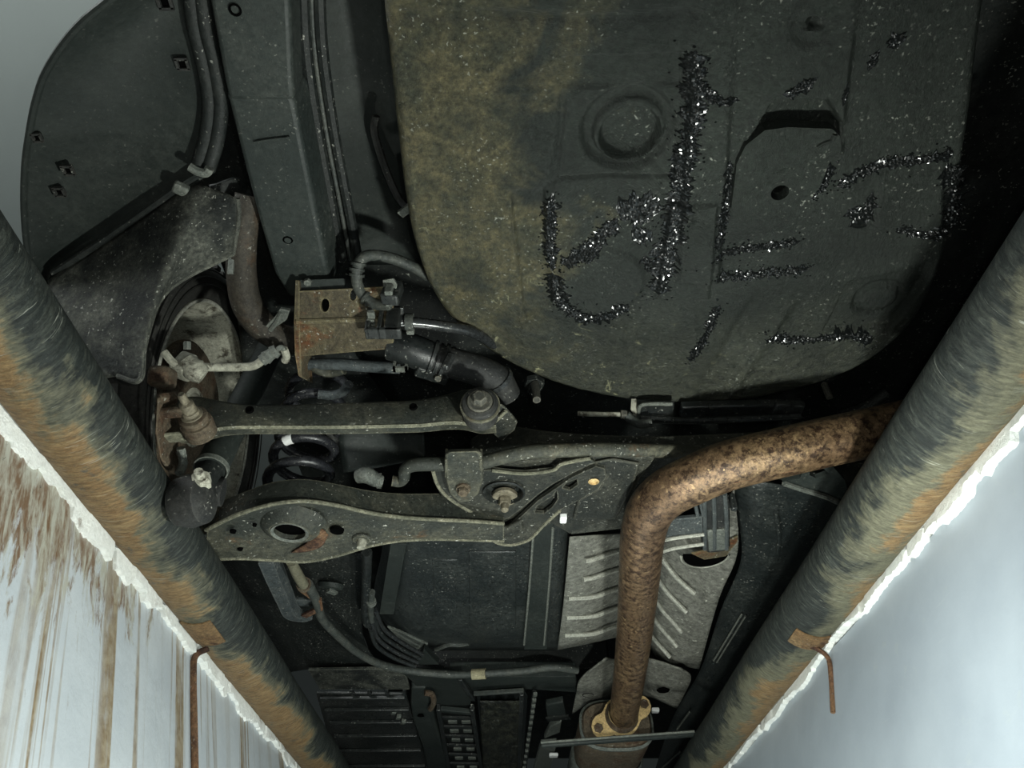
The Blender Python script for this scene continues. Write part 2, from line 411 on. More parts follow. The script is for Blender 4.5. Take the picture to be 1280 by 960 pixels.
class MB:
    def __init__(self):
        self.v, self.f = [], []

    def add(self, vs, fs):
        o = len(self.v)
        self.v += [V(p) for p in vs]
        self.f += [tuple(i + o for i in q) for q in fs]
        return self

    def box(self, c, s, R=None):
        c = V(c)
        vs = []
        for i in range(8):
            p = V(((i & 1) - .5, ((i >> 1) & 1) - .5, ((i >> 2) & 1) - .5))
            p = V((p.x * s[0], p.y * s[1], p.z * s[2]))
            if R is not None:
                p = R @ p
            vs.append(c + p)
        return self.add(vs, [(0, 2, 3, 1), (4, 5, 7, 6), (0, 1, 5, 4), (2, 6, 7, 3), (0, 4, 6, 2), (1, 3, 7, 5)])

    def bar(self, p0, p1, wdt, hgt, up=(0, 0, 1)):
        p0, p1 = V(p0), V(p1)
        d = (p1 - p0).normalized()
        x = d.cross(V(up)).normalized()
        z = x.cross(d)
        R = Matrix((x, d, z)).transposed()
        return self.box((p0 + p1) / 2, (wdt, (p1 - p0).length, hgt), R)

    def tube(self, pts, r, n=12, sub=6, cap=True, flat=1.0):
        P = catmull(pts, sub)
        m = len(P)
        if isinstance(r, (list, tuple)):
            k = len(r) - 1
            rs = []
            for i in range(m):
                t = i / (m - 1) * k
                a = min(int(t), k - 1)
                rs.append(r[a] + (r[a + 1] - r[a]) * (t - a))
        else:
            rs = [r] * m
        T = [(P[min(i + 1, m - 1)] - P[max(i - 1, 0)]).normalized() for i in range(m)]
        u = T[0].orthogonal().normalized()
        vs, fs = [], []
        for i in range(m):
            u = (u - T[i] * u.dot(T[i])).normalized()
            w_ = T[i].cross(u)
            for k in range(n):
                a = 2 * math.pi * k / n
                vs.append(P[i] + (u * math.cos(a) + w_ * math.sin(a) * flat) * rs[i])
        for i in range(m - 1):
            for k in range(n):
                k2 = (k + 1) % n
                fs.append((i * n + k, i * n + k2, (i + 1) * n + k2, (i + 1) * n + k))
        if cap:
            fs.append(tuple(range(n))[::-1])
            fs.append(tuple((m - 1) * n + k for k in range(n)))
        return self.add(vs, fs)

    def lathe(self, prof, c, axis, n=32, arc=None):
        """profile [(radius, height)] turned around axis at c"""
        ax = V(axis).normalized()
        u = ax.orthogonal().normalized()
        w_ = ax.cross(u)
        c = V(c)
        vs, fs = [], []
        for (r, h) in prof:
            for k in range(n):
                a = 2 * math.pi * k / n
                vs.append(c + ax * h + (u * math.cos(a) + w_ * math.sin(a)) * max(r, 1e-5))
        for i in range(len(prof) - 1):
            for k in range(n):
                k2 = (k + 1) % n
                fs.append((i * n + k, i * n + k2, (i + 1) * n + k2, (i + 1) * n + k))
        return self.add(vs, fs)

    def plate(self, outline, thick, holes=()):
        """flat plate from a 3D outline, pushed along the vector thick; holes are loops too"""
        loops = [[V(p) for p in outline]] + [[V(p) for p in h] for h in holes]
        th = V(thick)
        tri = tessellate_polygon(loops)
        flat = [p for lp in loops for p in lp]
        n = len(flat)
        vs = flat + [p + th for p in flat]
        fs = [tuple(t) for t in tri] + [tuple(i + n for i in t[::-1]) for t in tri]
        o = 0
        for lp in loops:
            m = len(lp)
            for i in range(m):
                j = (i + 1) % m
                fs.append((o + i, o + j, o + j + n, o + i + n))
            o += m
        return self.add(vs, fs)

    def loft(self, loops, closed=True, cap=True):
        n = len(loops[0])
        vs = [p for lp in loops for p in lp]
        fs = []
        for i in range(len(loops) - 1):
            for k in range(n if closed else n - 1):
                k2 = (k + 1) % n
                fs.append((i * n + k, i * n + k2, (i + 1) * n + k2, (i + 1) * n + k))
        if cap and closed:
            fs.append(tuple(range(n))[::-1])
            fs.append(tuple((len(loops) - 1) * n + k for k in range(n)))
        return self.add(vs, fs)

    def hexa(self, c, axis, r, h):
        return self.lathe([(0, 0), (r, 0), (r, h * 0.8), (r * 0.85, h), (0, h)], c, axis, 6)

    def build(self, name, mat, parent=None, angle=38, bevel=0.0, solid=0.0, seg=2, off=0.0, recalc=True, origin=None):
        base = V((0, 0, 0))
        q = parent
        while q is not None:
            base = base + V(q.location)
            q = q.parent
        me = bpy.data.meshes.new(name)
        if parent is None:
            mn = V((min(p.x for p in self.v), min(p.y for p in self.v), min(p.z for p in self.v)))
            mx = V((max(p.x for p in self.v), max(p.y for p in self.v), max(p.z for p in self.v)))
            base = V(((mn.x + mx.x) / 2, (mn.y + mx.y) / 2, mn.z)) if origin is None else V(origin)
        me.from_pydata([p - base for p in self.v], [], self.f)
        if recalc:
            bm = bmesh.new()
            bm.from_mesh(me)
            bmesh.ops.remove_doubles(bm, verts=bm.verts, dist=2e-5)
            bmesh.ops.recalc_face_normals(bm, faces=bm.faces)
            bm.to_mesh(me)
            bm.free()
        me.materials.append(M[mat] if isinstance(mat, str) else mat)
        me.shade_smooth()
        me.set_sharp_from_angle(angle=math.radians(angle))
        o = bpy.data.objects.new(name, me)
        C.objects.link(o)
        if parent is None:
            o.location = base
        else:
            o.parent = parent
        if solid:
            md = o.modifiers.new('thickness', 'SOLIDIFY')
            md.thickness = solid
            md.offset = off
        if bevel:
            md = o.modifiers.new('edges', 'BEVEL')
            md.width = bevel
            md.segments = seg
            md.limit_method = 'ANGLE'
            md.angle_limit = math.radians(35)
        return o


def tag(o, label, cat, group=None, kind=None):
    o['label'] = label
    o['category'] = cat
    if group:
        o['group'] = group
    if kind:
        o['kind'] = kind
    return o


def struct(o, label=None):
    o['kind'] = 'structure'
    if label:
        o['label'] = label
    return o


def thing(name, loc, label, cat, group=None):
    o = bpy.data.objects.new(name, None)
    o.empty_display_size = 0.03
    C.objects.link(o)
    o.location = loc
    return tag(o, label, cat, group)


def sheet(rows, sub_r=1, sub_c=1):
    """grid mesh through rows of 3D points, smoothed both ways"""
    R = [catmull(r, sub_c) for r in rows]
    cols = [catmull([R[i][j] for i in range(len(R))], sub_r) for j in range(len(R[0]))]
    n, m = len(cols[0]), len(cols)
    b = MB()
    vs = [cols[j][i] for i in range(n) for j in range(m)]
    fs = [(i * m + j, i * m + j + 1, (i + 1) * m + j + 1, (i + 1) * m + j) for i in range(n - 1) for j in range(m - 1)]
    return b.add(vs, fs)


def circle(c, axis, r, n=20, squash=1.0):
    ax = V(axis).normalized()
    u = V((1, 0, 0))
    u = (u - ax * u.dot(ax)).normalized()
    w_ = ax.cross(u)
    return [V(c) + u * (r * math.cos(2 * math.pi * k / n)) + w_ * (r * squash * math.sin(2 * math.pi * k / n)) for k in range(n)]


def bolt(parent, c, axis, r=0.011, h=0.012, mat='dbolt', washer=1.7, stud=0.0, name='bolt'):
    b = MB()
    ax = V(axis).normalized()
    c = V(c)
    if washer:
        b.lathe([(0, -0.004), (r * washer, -0.004), (r * washer, 0.002), (r * washer * 0.92, 0.0035), (0, 0.0035)], c, ax, 24)
    b.hexa(c + ax * 0.0035, ax, r, h)
    if stud:
        b.lathe([(0, 0), (r * 0.62, 0), (r * 0.62, stud * 0.85), (r * 0.45, stud), (0, stud)], c + ax * (0.0035 + h), ax, 16)
    return b.build(name, mat, parent)


# ================================================================== THE PIT (setting)
GZ = 0.54             # garage floor, the pipes are set into its edge
LZ = 0.49             # top of the pit wall under the pipe
LEANS = {-1: 0.275, 1: 0.20}
LEAN = 0.225          # the pit walls are battered, narrower at the bottom
WX = 0.535            # wall face at the top edge
PY0, PY1 = -1.6, 5.2


def slab(rows, vec):
    """a bent sheet with a back face pushed along vec"""
    n, m = len(rows), len(rows[0])
    vec = V(vec)
    vs = [p for r in rows for p in r] + [p + vec for r in rows for p in r]
    o = n * m
    fs = []
    for i in range(n - 1):
        for j in range(m - 1):
            q = (i * m + j, i * m + j + 1, (i + 1) * m + j + 1, (i + 1) * m + j)
            fs += [q, tuple(k + o for k in q[::-1])]
    rim = [j for j in range(m)] + [i * m + m - 1 for i in range(1, n)] + [(n - 1) * m + j for j in range(m - 2, -1, -1)] + [i * m for i in range(n - 2, 0, -1)]
    for k in range(len(rim)):
        a, b = rim[k], rim[(k + 1) % len(rim)]
        fs.append((a, b, b + o, a + o))
    return MB().add(vs, fs)


def pit_wall(side, name, mat, label):
    rows = []
    for i in range(41):
        z = LZ - 0.015 - i / 40 * 1.5
        row = []
        for j in range(121):
            y = PY0 + (PY1 - PY0) * j / 120
            x = side * (WX - (LZ - z) * LEANS[side])
            x += 0.002 * math.sin(y * 7 + z * 5) + 0.0015 * math.sin(y * 17 - z * 11)
            row.append(V((x, y, z)))
        rows.append(row)
    return struct(slab(rows, (side * 0.06, 0, 0)).build(name, mat, None, origin=(0, 0, 0)), label)


wl = pit_wall(-1, 'wall_left', 'wallL', 'blue-white painted pit wall with brown rust streaks')
wr = pit_wall(1, 'wall_right', 'wallR', 'smooth blue-white painted pit wall')
struct(MB().box((0, (PY0 + PY1) / 2, -1.05), (0.9, PY1 - PY0, 0.04)).build('floor', 'concrete'), 'concrete floor of the pit')
for s, nm in ((-1, 'floor_garage_left'), (1, 'floor_garage_right')):
    struct(MB().box((s * (0.505 + 1.5), (PY0 + PY1) / 2, GZ - 0.026), (3.0, PY1 - PY0, 0.052)).build(nm, 'concrete'))
struct(MB().box((0, (PY0 + PY1) / 2, 2.9), (7.2, PY1 - PY0 + 1, 0.05)).build('ceiling', 'ceil'))
struct(MB().box((-3.2, (PY0 + PY1) / 2, 1.6), (0.05, PY1 - PY0 + 1, 2.6)).build('wall_garage', 'ceil'))

# ragged plaster lip between the wall and the pipe
def lip(side, name, seed):
    rnd = random.Random(seed)
    n = 900
    vs, fs = [], []
    dl = 0.0
    chunk, base_d, th0, left = 0, 0.026, 0.011, 0
    for i in range(n):
        y = 0.25 + 3.4 * i / (n - 1)
        if left <= 0:                      # the plaster has broken into slabs of different depth
            left = rnd.randint(5, 26)
            base_d = rnd.uniform(0.016, 0.036)
            th0 = rnd.uniform(0.008, 0.014)
            if rnd.random() < 0.33:
                base_d, th0, left = 0.005, 0.004, rnd.randint(1, 4)
        left -= 1
        dl = dl * 0.93 + rnd.uniform(-1, 1) * 0.0026
        deep = max(0.003, base_d + dl) * (1.0 if side < 0 else 0.65)
        th = th0 + rnd.uniform(-0.0005, 0.0005)
        zt = LZ - 0.002
        xw = side * (WX - 0.001)
        inn = -side
        prof = [(0.0, zt + 0.004), (inn * th * 0.7, zt + 0.003), (inn * th, zt - deep * 0.3), (inn * (th * 0.95 + 0.003), zt - deep * 0.9), (inn * (deep * LEANS[side] - 0.006), zt - deep)]
        for (dx, z) in prof:
            vs.append(V((xw + dx, y, z)))
    for i in range(n - 1):
        for k in range(4):
            fs.append((i * 5 + k, i * 5 + k + 1, (i + 1) * 5 + k + 1, (i + 1) * 5 + k))
    return struct(MB().add(vs, fs).build(name, 'plaster', None, angle=40), 'ragged white plaster lip on top of the %s pit wall' % ('left' if side < 0 else 'right'))


lip(-1, 'trim_1', 3)
lip(1, 'trim_2', 5)


def edge_pipe(side, mat, label):
    c = V((side * 0.502, 0, 0.532))
    t = thing('pit_edge_pipe', (side * 0.502, 0.0, 0.482), label, 'pipe')
    pts = [V((c.x, -1.4 + 0.2 * i, c.z)) for i in range(30)]
    b = MB()
    n = 40
    vs, fs = [], []
    m = 220
    rnd = random.Random(11)
    for i in range(m):
        y = -1.2 + 5.6 * i / (m - 1)
        for k in range(n):
            a = 2 * math.pi * k / n
            r = 0.0505 + 0.0006 * math.sin(3 * a + y * 9)
            vs.append(V((c.x + r * math.cos(a), y, c.z + r * math.sin(a))))
    for i in range(m - 1):
        for k in range(n):
            fs.append((i * n + k, i * n + (k + 1) % n, (i + 1) * n + (k + 1) % n, (i + 1) * n + k))
    b.add(vs, fs)
    # build the tube around a local origin on the pipe axis so the material knows what is around it
    me = bpy.data.meshes.new('tube')
    me.from_pydata([p - c for p in b.v], [], b.f)
    me.materials.append(M[mat])
    me.shade_smooth()
    o = bpy.data.objects.new('tube', me)
    C.objects.link(o)
    o.parent = t
    o.location = (0, 0, 0.05)
    return t, c


pl, cl_ = edge_pipe(-1, 'pipeL', 'muddy rusted steel pipe along the streaked left pit wall')
pr, cr_ = edge_pipe(1, 'pipeR', 'dark scratched steel pipe along the smooth right pit wall')


def weld_patch(t, c, side, y, wy, a0, a1, mat):
    """welded repair strap wrapped round the pit side of the pipe; angles are measured from straight down towards the wall"""
    vs, fs = [], []
    n = 16
    for i in range(n):
        a = math.radians(a0 + (a1 - a0) * i / (n - 1))
        for (dy, r) in ((-wy / 2, 0.0495), (-wy / 2, 0.0535), (wy / 2, 0.0535), (wy / 2, 0.0495)):
            vs.append(c + V((side * r * math.sin(a), y + dy, -r * math.cos(a))))
    for i in range(n - 1):
        for k in range(4):
            k2 = (k + 1) % 4
            fs.append((i * 4 + k, i * 4 + k2, (i + 1) * 4 + k2, (i + 1) * 4 + k))
    fs += [(3, 2, 1, 0), tuple((n - 1) * 4 + k for k in range(4))]
    return MB().add(vs, fs).build('weld_strap', mat, t, bevel=0.0012)


weld_patch(pl, cl_, -1, 1.20, 0.085, -30, 25, 'mud')
weld_patch(pr, cr_, 1, 1.235, 0.05, -45, 28, 'mud')
# rusty wall anchors that hold the pipes down
a0 = px(1004, 838, 0.475)
MB().tube([V((0.478, 1.255, 0.492)), V((0.505, 1.25, 0.478)), V((0.521, 1.25, 0.462)), V((0.518, 1.25, 0.43)), V((0.506, 1.25, 0.375))], 0.0042, 8, 6).build('anchor_rod', 'rust', pr)
MB().tube([V((-0.505, 1.25, 0.478)), V((-0.523, 1.25, 0.465)), V((-0.517, 1.25, 0.43)), V((-0.491, 1.25, 0.34)), V((-0.445, 1.25, 0.18))], 0.0055, 8, 6).build('anchor_rod', 'rust', pl)

# ================================================================== CAR: floor pan high above everything
fp = thing('car_floor_pan', (0.2, 1.6, 1.0), 'dark steel floor pan of the car above all suspension parts', 'floor pan')
MB().box((0.35, 2.3, 1.06), (1.75, 3.9, 0.02)).build('pan', 'dark', fp)
# rear floor strip between frame rail and tub
rows = [PZ([(385, -60, 0.98), (440, -60, 1.0), (520, -60, 0.99)]), PZ([(400, 60, .98), (450, 60, 1.0), (530, 60, .99)]),
        PZ([(420, 200, .98), (470, 200, 1.0), (545, 200, .99)]), PZ([(440, 330, .98), (490, 330, 1.0), (570, 330, .99)])]
sheet(rows, 6, 6).build('rear_floor_panel', 'liner', fp, solid=0.004)
# seam flange with sealer lines beside the rail
for du, r, mt_ in ((0, .0085, 'dark'), (11, .0030, 'cable'), (21, .0075, 'dark')):
    MB().tube(PZ([(377 + du, -40, .93), (382 + du, 60, .93), (396 + du, 160, .928), (413 + du, 250, .925), (427 + du, 325, .92)]), r, 8, 5).build('seam_flange', mt_, fp)
# dark tube standing in for the shade of a recess at the floor edge
MB().tube(PZ([(470, 145, .975), (468, 165, .97), (480, 205, .96), (497, 245, .95), (512, 262, .93)]), .006, 8, 6).build('recess_shade', 'rubber', fp)
MB().bar(pz(500, 268, .90), pz(514, 258, .90), .012, .006).build('clip', 'grey', fp, bevel=.001)

# ================================================================== spare wheel tub
TZ = 0.83
tub = thing('spare_wheel_tub', (0.22, 0.62, TZ), 'large dark spare wheel well tub with mud and wet tar', 'wheel well')
outl = [(470, -140), (478, -60), (480, 0), (486, 60), (492, 120), (499, 180), (507, 245), (519, 305), (540, 362), (570, 403), (612, 438), (660, 464), (720, 486),
        (790, 499), (850, 503), (905, 501), (960, 494), (1020, 479), (1070, 459), (1112, 431), (1146, 394), (1168, 350), (1187, 290), (1200, 220), (1212, 140), (1222, 60), (1230, 0), (1238, -60), (1244, -140)]
ow = catmull([pz(u, v, TZ + 0.006) for u, v in outl], 10)
ow = [V((p.x, p.y)) for p in ow]
yb = min(p.y for p in ow)
nb_ = 60
for i in range(1, nb_):
    t = i / nb_
    a = ow[-1 if False else len(ow) - 1]
    b_ = ow[0]
base_len = len(ow)
A, B = ow[base_len - 1].copy(), ow[0].copy()
for i in range(1, nb_):
    t = i / nb_
    ow.append(A.lerp(B, t))
ctr = np.array([0.22, 0.62])
OW = np.array([[p.x, p.y] for p in ow])
NA = len(OW)


def wxy(u, v):
    p = pz(u, v, TZ)
    return np.array([p.x, p.y])


def sst(x):
    x = np.clip(x, 0, 1)
    return x * x * (3 - 2 * x)


def poly_step(X, Y, pts, edge):
    """1 inside the convex pixel polygon, soft over edge metres"""
    P = np.array([wxy(*p) for p in pts])
    cx, cy = P.mean(0)
    sd = np.full(X.shape, -9.0)
    for i in range(len(P)):
        a, b = P[i], P[(i + 1) % len(P)]
        d = b - a
        n = np.array([d[1], -d[0]])
        n /= np.linalg.norm(n)
        if (np.array([cx, cy]) - a) @ n > 0:
            n = -n
        sd = np.maximum(sd, (X - a[0]) * n[0] + (Y - a[1]) * n[1])
    return sst(0.5 - sd / edge)


def ridge(X, Y, pts, wdt):
    d = np.full(X.shape, 9.0)
    P = [wxy(*p) for p in pts]
    for a, b in zip(P[:-1], P[1:]):
        ab = b - a
        t = np.clip(((X - a[0]) * ab[0] + (Y - a[1]) * ab[1]) / (ab @ ab), 0, 1)
        d = np.minimum(d, np.hypot(X - a[0] - t * ab[0], Y - a[1] - t * ab[1]))
    return np.exp(-(d / wdt) ** 2)


def disc(X, Y, uv, r, edge):
    c = wxy(*uv)
    return sst(0.5 - (np.hypot(X - c[0], Y - c[1]) - r) / edge)


def tub_h(X, Y):
    h = np.zeros(X.shape)
    # recessed panel with the round dimple
    h += 0.007 * poly_step(X, Y, [(712, 72), (856, 66), (842, 222), (694, 224)], 0.006)
    h -= 0.004 * poly_step(X, Y, [(708, 112), (850, 110), (840, 220), (696, 222)], 0.006)
    h += 0.010 * disc(X, Y, (785, 165), 0.056, 0.012)
    h -= 0.007 * disc(X, Y, (787, 170), 0.044, 0.005)
    h += 0.016 * disc(X, Y, (788, 174), 0.036, 0.008)
    # long longitudinal ribs
    h -= 0.007 * poly_step(X, Y, [(872, -60), (925, -60), (898, 350), (846, 350)], 0.010)
    h -= 0.006 * poly_step(X, Y, [(985, -60), (1075, -60), (1052, 190), (930, 190)], 0.010)
    h += 0.004 * ridge(X, Y, [(480, 18), (640, 18), (720, 26), (870, 14)], 0.006)
    h -= 0.004 * ridge(X, Y, [(622, 238), (638, 250), (648, 330), (655, 430)], 0.0022)
    h += 0.004 * ridge(X, Y, [(706, 76), (700, 160), (690, 228), (678, 232)], 0.004)
    h -= 0.004 * ridge(X, Y, [(683, 240), (684, 330)], 0.004)
    h += 0.005 * poly_step(X, Y, [(635, 240), (682, 236), (690, 380), (656, 400)], 0.012)
    # round hatch pad ringed by tar
    h -= 0.005 * disc(X, Y, (752, 352), 0.062, 0.012)
    # middle flat rib going forward
    h -= 0.005 * poly_step(X, Y, [(838, 250), (895, 250), (886, 372), (820, 372)], 0.006)
    # dark pocket behind the hoop bracket
    h += 0.022 * poly_step(X, Y, [(940, 168), (968, 122), (1034, 124), (1054, 160), (1050, 172)], 0.010)
    # tarred pad on the right
    h -= 0.006 * poly_step(X, Y, [(1100, 218), (1178, 212), (1176, 284), (1092, 282)], 0.008)
    # small drain at the top
    h += 0.005 * disc(X, Y, (1020, 22), 0.028, 0.010)
    h += 0.012 * disc(X, Y, (1019, 29), 0.007, 0.004)
    # sunk corner with its own dimple
    h += 0.010 * poly_step(X, Y, [(1060, 356), (1168, 330), (1160, 352), (1112, 416), (1030, 414)], 0.007)
    h += 0.006 * disc(X, Y, (1101, 380), 0.036, 0.008)
    h -= 0.006 * disc(X, Y, (1102, 382), 0.027, 0.005)
    # creases of the front wall
    h -= 0.006 * ridge(X, Y, [(985, 380), (905, 498)], 0.012)
    h += 0.004 * ridge(X, Y, [(940, 380), (875, 498)], 0.010)
    h *= 1.35
    h += 0.045 * disc(X, Y, (975, 239), 0.0125, 0.003)
    h += 0.0016 * np.sin(X * 31 + Y * 17) + 0.0012 * np.sin(X * 53 - Y * 41)
    return h


NR = 190
rads = np.linspace(0.0, 1.0, NR)
vs, fs = [], []
rr = OW - ctr
rng = np.random.default_rng(4)
for i, s in enumerate(rads):
    X = ctr[0] + rr[:, 0] * s
    Y = ctr[1] + rr[:, 1] * s
    edge_d = (1 - s) * np.hypot(rr[:, 0], rr[:, 1])
    h = tub_h(X, Y) * sst(edge_d / 0.02)
    R0 = 0.014
    q = np.clip(1 - edge_d / R0, 0, 1)
    h = h + R0 * (1 - np.sqrt(np.maximum(0, 1 - q * q * 0.96)))
    h += rng.normal(0, 0.00035, X.shape)
    for k in range(NA):
        vs.append(V((X[k], Y[k], TZ + h[k])))
for s_out, zz in ((1.004, TZ + 0.06), (1.006, TZ + 0.14), (1.05, TZ + 0.145)):
    for k in range(NA):
        vs.append(V((ctr[0] + rr[k, 0] * s_out, ctr[1] + rr[k, 1] * s_out, zz)))
for i in range(NR + 2):
    for k in range(NA):
        k2 = (k + 1) % NA
        if i == 0:
            fs.append((k, NA + k2, NA + k))
        else:
            fs.append((i * NA + k, i * NA + k2, (i + 1) * NA + k2, (i + 1) * NA + k))
tb = MB()
tb.v, tb.f = vs, fs
tb.build('pan', 'tub', tub, angle=60, recalc=True)


def tarbead(path, wpx, seed, amp=0.0042):
    """lumpy bead of seam sealer smeared along a pixel path on the tub floor"""
    rnd = random.Random(seed)
    P = catmull([pz(u, v, TZ) for u, v in path], 14)
    # resample evenly
    D = [0]
    for a, b in zip(P[:-1], P[1:]):
        D.append(D[-1] + (b - a).length)
    m = max(8, int(D[-1] / 0.0018))
    Q = []
    j = 0
    for i in range(m):
        d = D[-1] * i / (m - 1)
        while j < len(D) - 2 and D[j + 1] < d:
            j += 1
        t = (d - D[j]) / max(1e-6, D[j + 1] - D[j])
        Q.append(P[j].lerp(P[j + 1], min(1, t)))
    vs, fs = [], []
    nc = 15
    wl_ = wr_ = 0
    info = []
    for i in range(m):
        T = (Q[min(i + 1, m - 1)] - Q[max(0, i - 1)]).normalized()
        nx = V((-T.y, T.x, 0))
        w0 = wpx / F * Q[i].length * 0.62
        wl_ = wl_ * 0.6 + rnd.uniform(-1, 1) * 0.5
        wr_ = wr_ * 0.6 + rnd.uniform(-1, 1) * 0.5
        end = min(1, (i + 0.3) / 5, (m - 0.7 - i) / 5)
        for k in range(nc):
            s = -1 + 2 * k / (nc - 1)
            wd = w0 * end * max(0.15, 1 + (wl_ if s < 0 else wr_) * abs(s))
            p = Q[i] + nx * (s * wd)
            dome = (1 - s * s) * amp * 0.35 + (0 if abs(s) == 1 else rnd.uniform(-0.35, 1.0) * amp * 0.62)
            info.append((p.x, p.y, 0.0015 if abs(s) == 1 else -dome * min(1, end)))
    A_ = np.array(info)
    Hh = tub_h(A_[:, 0], A_[:, 1])
    vs = [V((a[0], a[1], TZ + h_ + a[2])) for a, h_ in zip(A_, Hh)]
    for i in range(m - 1):
        for k in range(nc - 1):
            fs.append((i * nc + k, i * nc + k + 1, (i + 1) * nc + k + 1, (i + 1) * nc + k))
    # loose crumbs beside the bead
    for q in range(int(m * 1.3) if m > 40 else 0):
        i = rnd.randrange(m)
        w0 = wpx / F * Q[i].length
        x_, y_ = Q[i].x + rnd.gauss(0, 0.6) * w0, Q[i].y + rnd.gauss(0, 0.6) * w0
        z_ = TZ + float(tub_h(np.array([x_]), np.array([y_]))[0])
        r = rnd.uniform(0.001, 0.0026)
        o = len(vs)
        for a in range(5):
            an = a * 1.2566 + rnd.random()
            vs.append(V((x_ + r * 1.3 * math.cos(an), y_ + r * math.sin(an), z_ + .001)))
        vs.append(V((x_ + rnd.uniform(-.5, .5) * r, y_ + rnd.uniform(-.5, .5) * r, z_ - r * 1.1)))
        for a in range(5):
            fs.append((o + a, o + (a + 1) % 5, o + 5))
    return MB().add(vs, fs).build('tar_bead', 'gloss', tub, angle=1)


beads = [([(868, 60), (866, 110), (860, 180), (848, 240), (838, 300), (822, 365)], 20),
         ([(690, 240), (688, 300), (690, 340)], 14),
         ([(690, 342), (700, 372), (728, 394), (762, 392), (786, 378)], 18),
         ([(700, 330), (724, 318), (748, 300), (772, 272)], 16),
         ([(770, 262), (800, 256), (826, 262)], 34), ([(790, 300), (815, 288)], 26), ([(826, 300), (826, 340)], 18),
         ([(870, 95), (890, 118), (925, 126)], 9), ([(975, 112), (1000, 104), (1020, 92)], 12),
         ([(893, 345), (930, 343), (990, 338), (1012, 334)], 13), ([(890, 320), (925, 312), (1000, 300)], 9),
         ([(912, 200), (908, 255), (896, 310)], 10), ([(1037, 200), (1030, 228), (1010, 246), (980, 252)], 10),
         ([(1045, 232), (1075, 215), (1110, 204), (1160, 198), (1195, 192)], 13), ([(1184, 205), (1192, 240), (1186, 284)], 16),
         ([(1185, 290), (1150, 293), (1120, 284)], 10), ([(1060, 260), (1075, 272), (1092, 262)], 20), ([(1090, 240), (1086, 266)], 14),
         ([(1115, 40), (1122, 62)], 18), ([(1100, 60), (1085, 90)], 8), ([(900, 380), (880, 420), (862, 452)], 9),
         ([(955, 420), (1000, 425), (1060, 418), (1090, 430)], 11), ([(850, 200), (846, 236)], 16), ([(980, 185), (962, 200)], 5), ([(776, 276), (790, 268), (812, 276)], 22), ([(752, 300), (742, 314), (726, 326)], 10), ([(806, 318), (812, 340)], 12), ([(1060, 100), (1052, 130)], 7)]
for i, (pth, wd) in enumerate(beads):
    tarbead(pth, wd, 100 + i)

# hoop bracket pressed out of the tub, with a hole
hz = TZ - 0.012
hole = circle(pz(975, 241, hz), (0, 0, 1), 0.0115, 18)
ho = PZ([(921, 205), (932, 182), (956, 163), (985, 159), (1040, 161), (1050, 170), (1051, 184), (1036, 205), (1026, 232), (1004, 262), (960, 272), (918, 276), (914, 262)], hz)
hb = MB().plate(ho, (0, 0, 0.016), [hole]).build('hoop_bracket', 'tub', tub)
MB().tube(PZ([(1022, 185), (1030, 180), (1040, 176), (1044, 168)], hz - .001), .0032, 8, 5).build('press_rib', 'tub', hb)
# rounded rim of the tub front and small hook
MB().tube([pz(905, 501, TZ + .01), pz(906, 506, TZ + .012), pz(912, 504, TZ + .02)], .005, 8, 3).build('hem_fold', 'tub', tub)
# ================================================================== left rear: liner, flap, rail
ln = thing('wheel_arch_liner', (-0.5, 0.45, 0.80), 'broad black plastic liner at the curved rear corner of the car', 'liner')
Lp = [(185, -35, .84), (137, 0, .84), (94, 37, .84), (60, 85, .838), (45, 125, .836), (36, 170, .834), (31, 210, .832), (30, 260, .826), (34, 310, .815), (42, 345, .80), (52, 400, .74)]
Rp = [(250, -40, .905), (254, 0, .905), (262, 40, .903), (270, 90, .90), (275, 130, .895), (270, 170, .89), (262, 205, .88), (248, 228, .87), (168, 283, .85), (82, 340, .82), (70, 400, .75)]
rows = []
for a, b_ in zip(Lp, Rp):
    row = []
    for k in range(13):
        t = k / 12
        u = a[0] + (b_[0] - a[0]) * t
        v = a[1] + (b_[1] - a[1]) * t
        z = a[2] + (b_[2] - a[2]) * t + 0.022 * math.sin(math.pi * min(1, t * 1.0)) * (1 if t < 1 else 0)
        row.append(pz(u, v, z))
    rows.append(row)
sheet(rows, 6, 3).build('panel', 'liner', ln, solid=0.004)
MB().tube([pz(*p) for p in Lp], .0045, 8, 6).build('edge_roll', 'liner', ln)
for (u, v, sz, z) in ((228, 80, .013, .90), (85, 213, .012, .848), (74, 240, .012, .845), (206, 3, .014, .897), (46, 172, .010, .838)):
    c = pz(u, v, z - .006)
    b = MB()
    for (dx, dy, sx, sy) in ((0, 1, 2.4, .5), (0, -1, 2.4, .5), (1, 0, .5, 2), (-1, 0, .5, 2)):
        b.box(c + V((dx * sz * .5, dy * sz * .5, 0)), (sx * sz * .5, sy * sz * .5, .004))
    cl = b.build('clip', 'rubber', ln)
    MB().box(c + V((0, 0, .004)), (sz * .9, sz * .9, .003)).build('clip_hole_shade', 'hole', cl)  # black square paints the shade of a clip hole
for du in (-7, 7):
    MB().tube(PZ([(243 + du, -40, .893), (250 + du, 30, .892), (262 + du, 80, .89), (269 + du, 130, .887), (264 + du, 175, .88), (253 + du, 212, .868)]), .0095, 10, 6).build('seam_flange', 'dark', ln)
MB().tube(PZ([(237, 208, .858), (247, 214, .856), (258, 216, .856), (262, 210, .858)]), .006, 8, 5).build('flange_end', 'grey', ln)
MB().tube(PZ([(66, 342, .812), (130, 300, .835), (190, 258, .85), (226, 232, .86), (248, 218, .862)]), .005, 8, 6).build('seam_ridge', 'dark', ln)
MB().box(pz(226, 236, .853), (.02, .016, .012), Matrix.Rotation(.6, 3, 'Z')).build('retainer', 'grey', ln, bevel=.003)

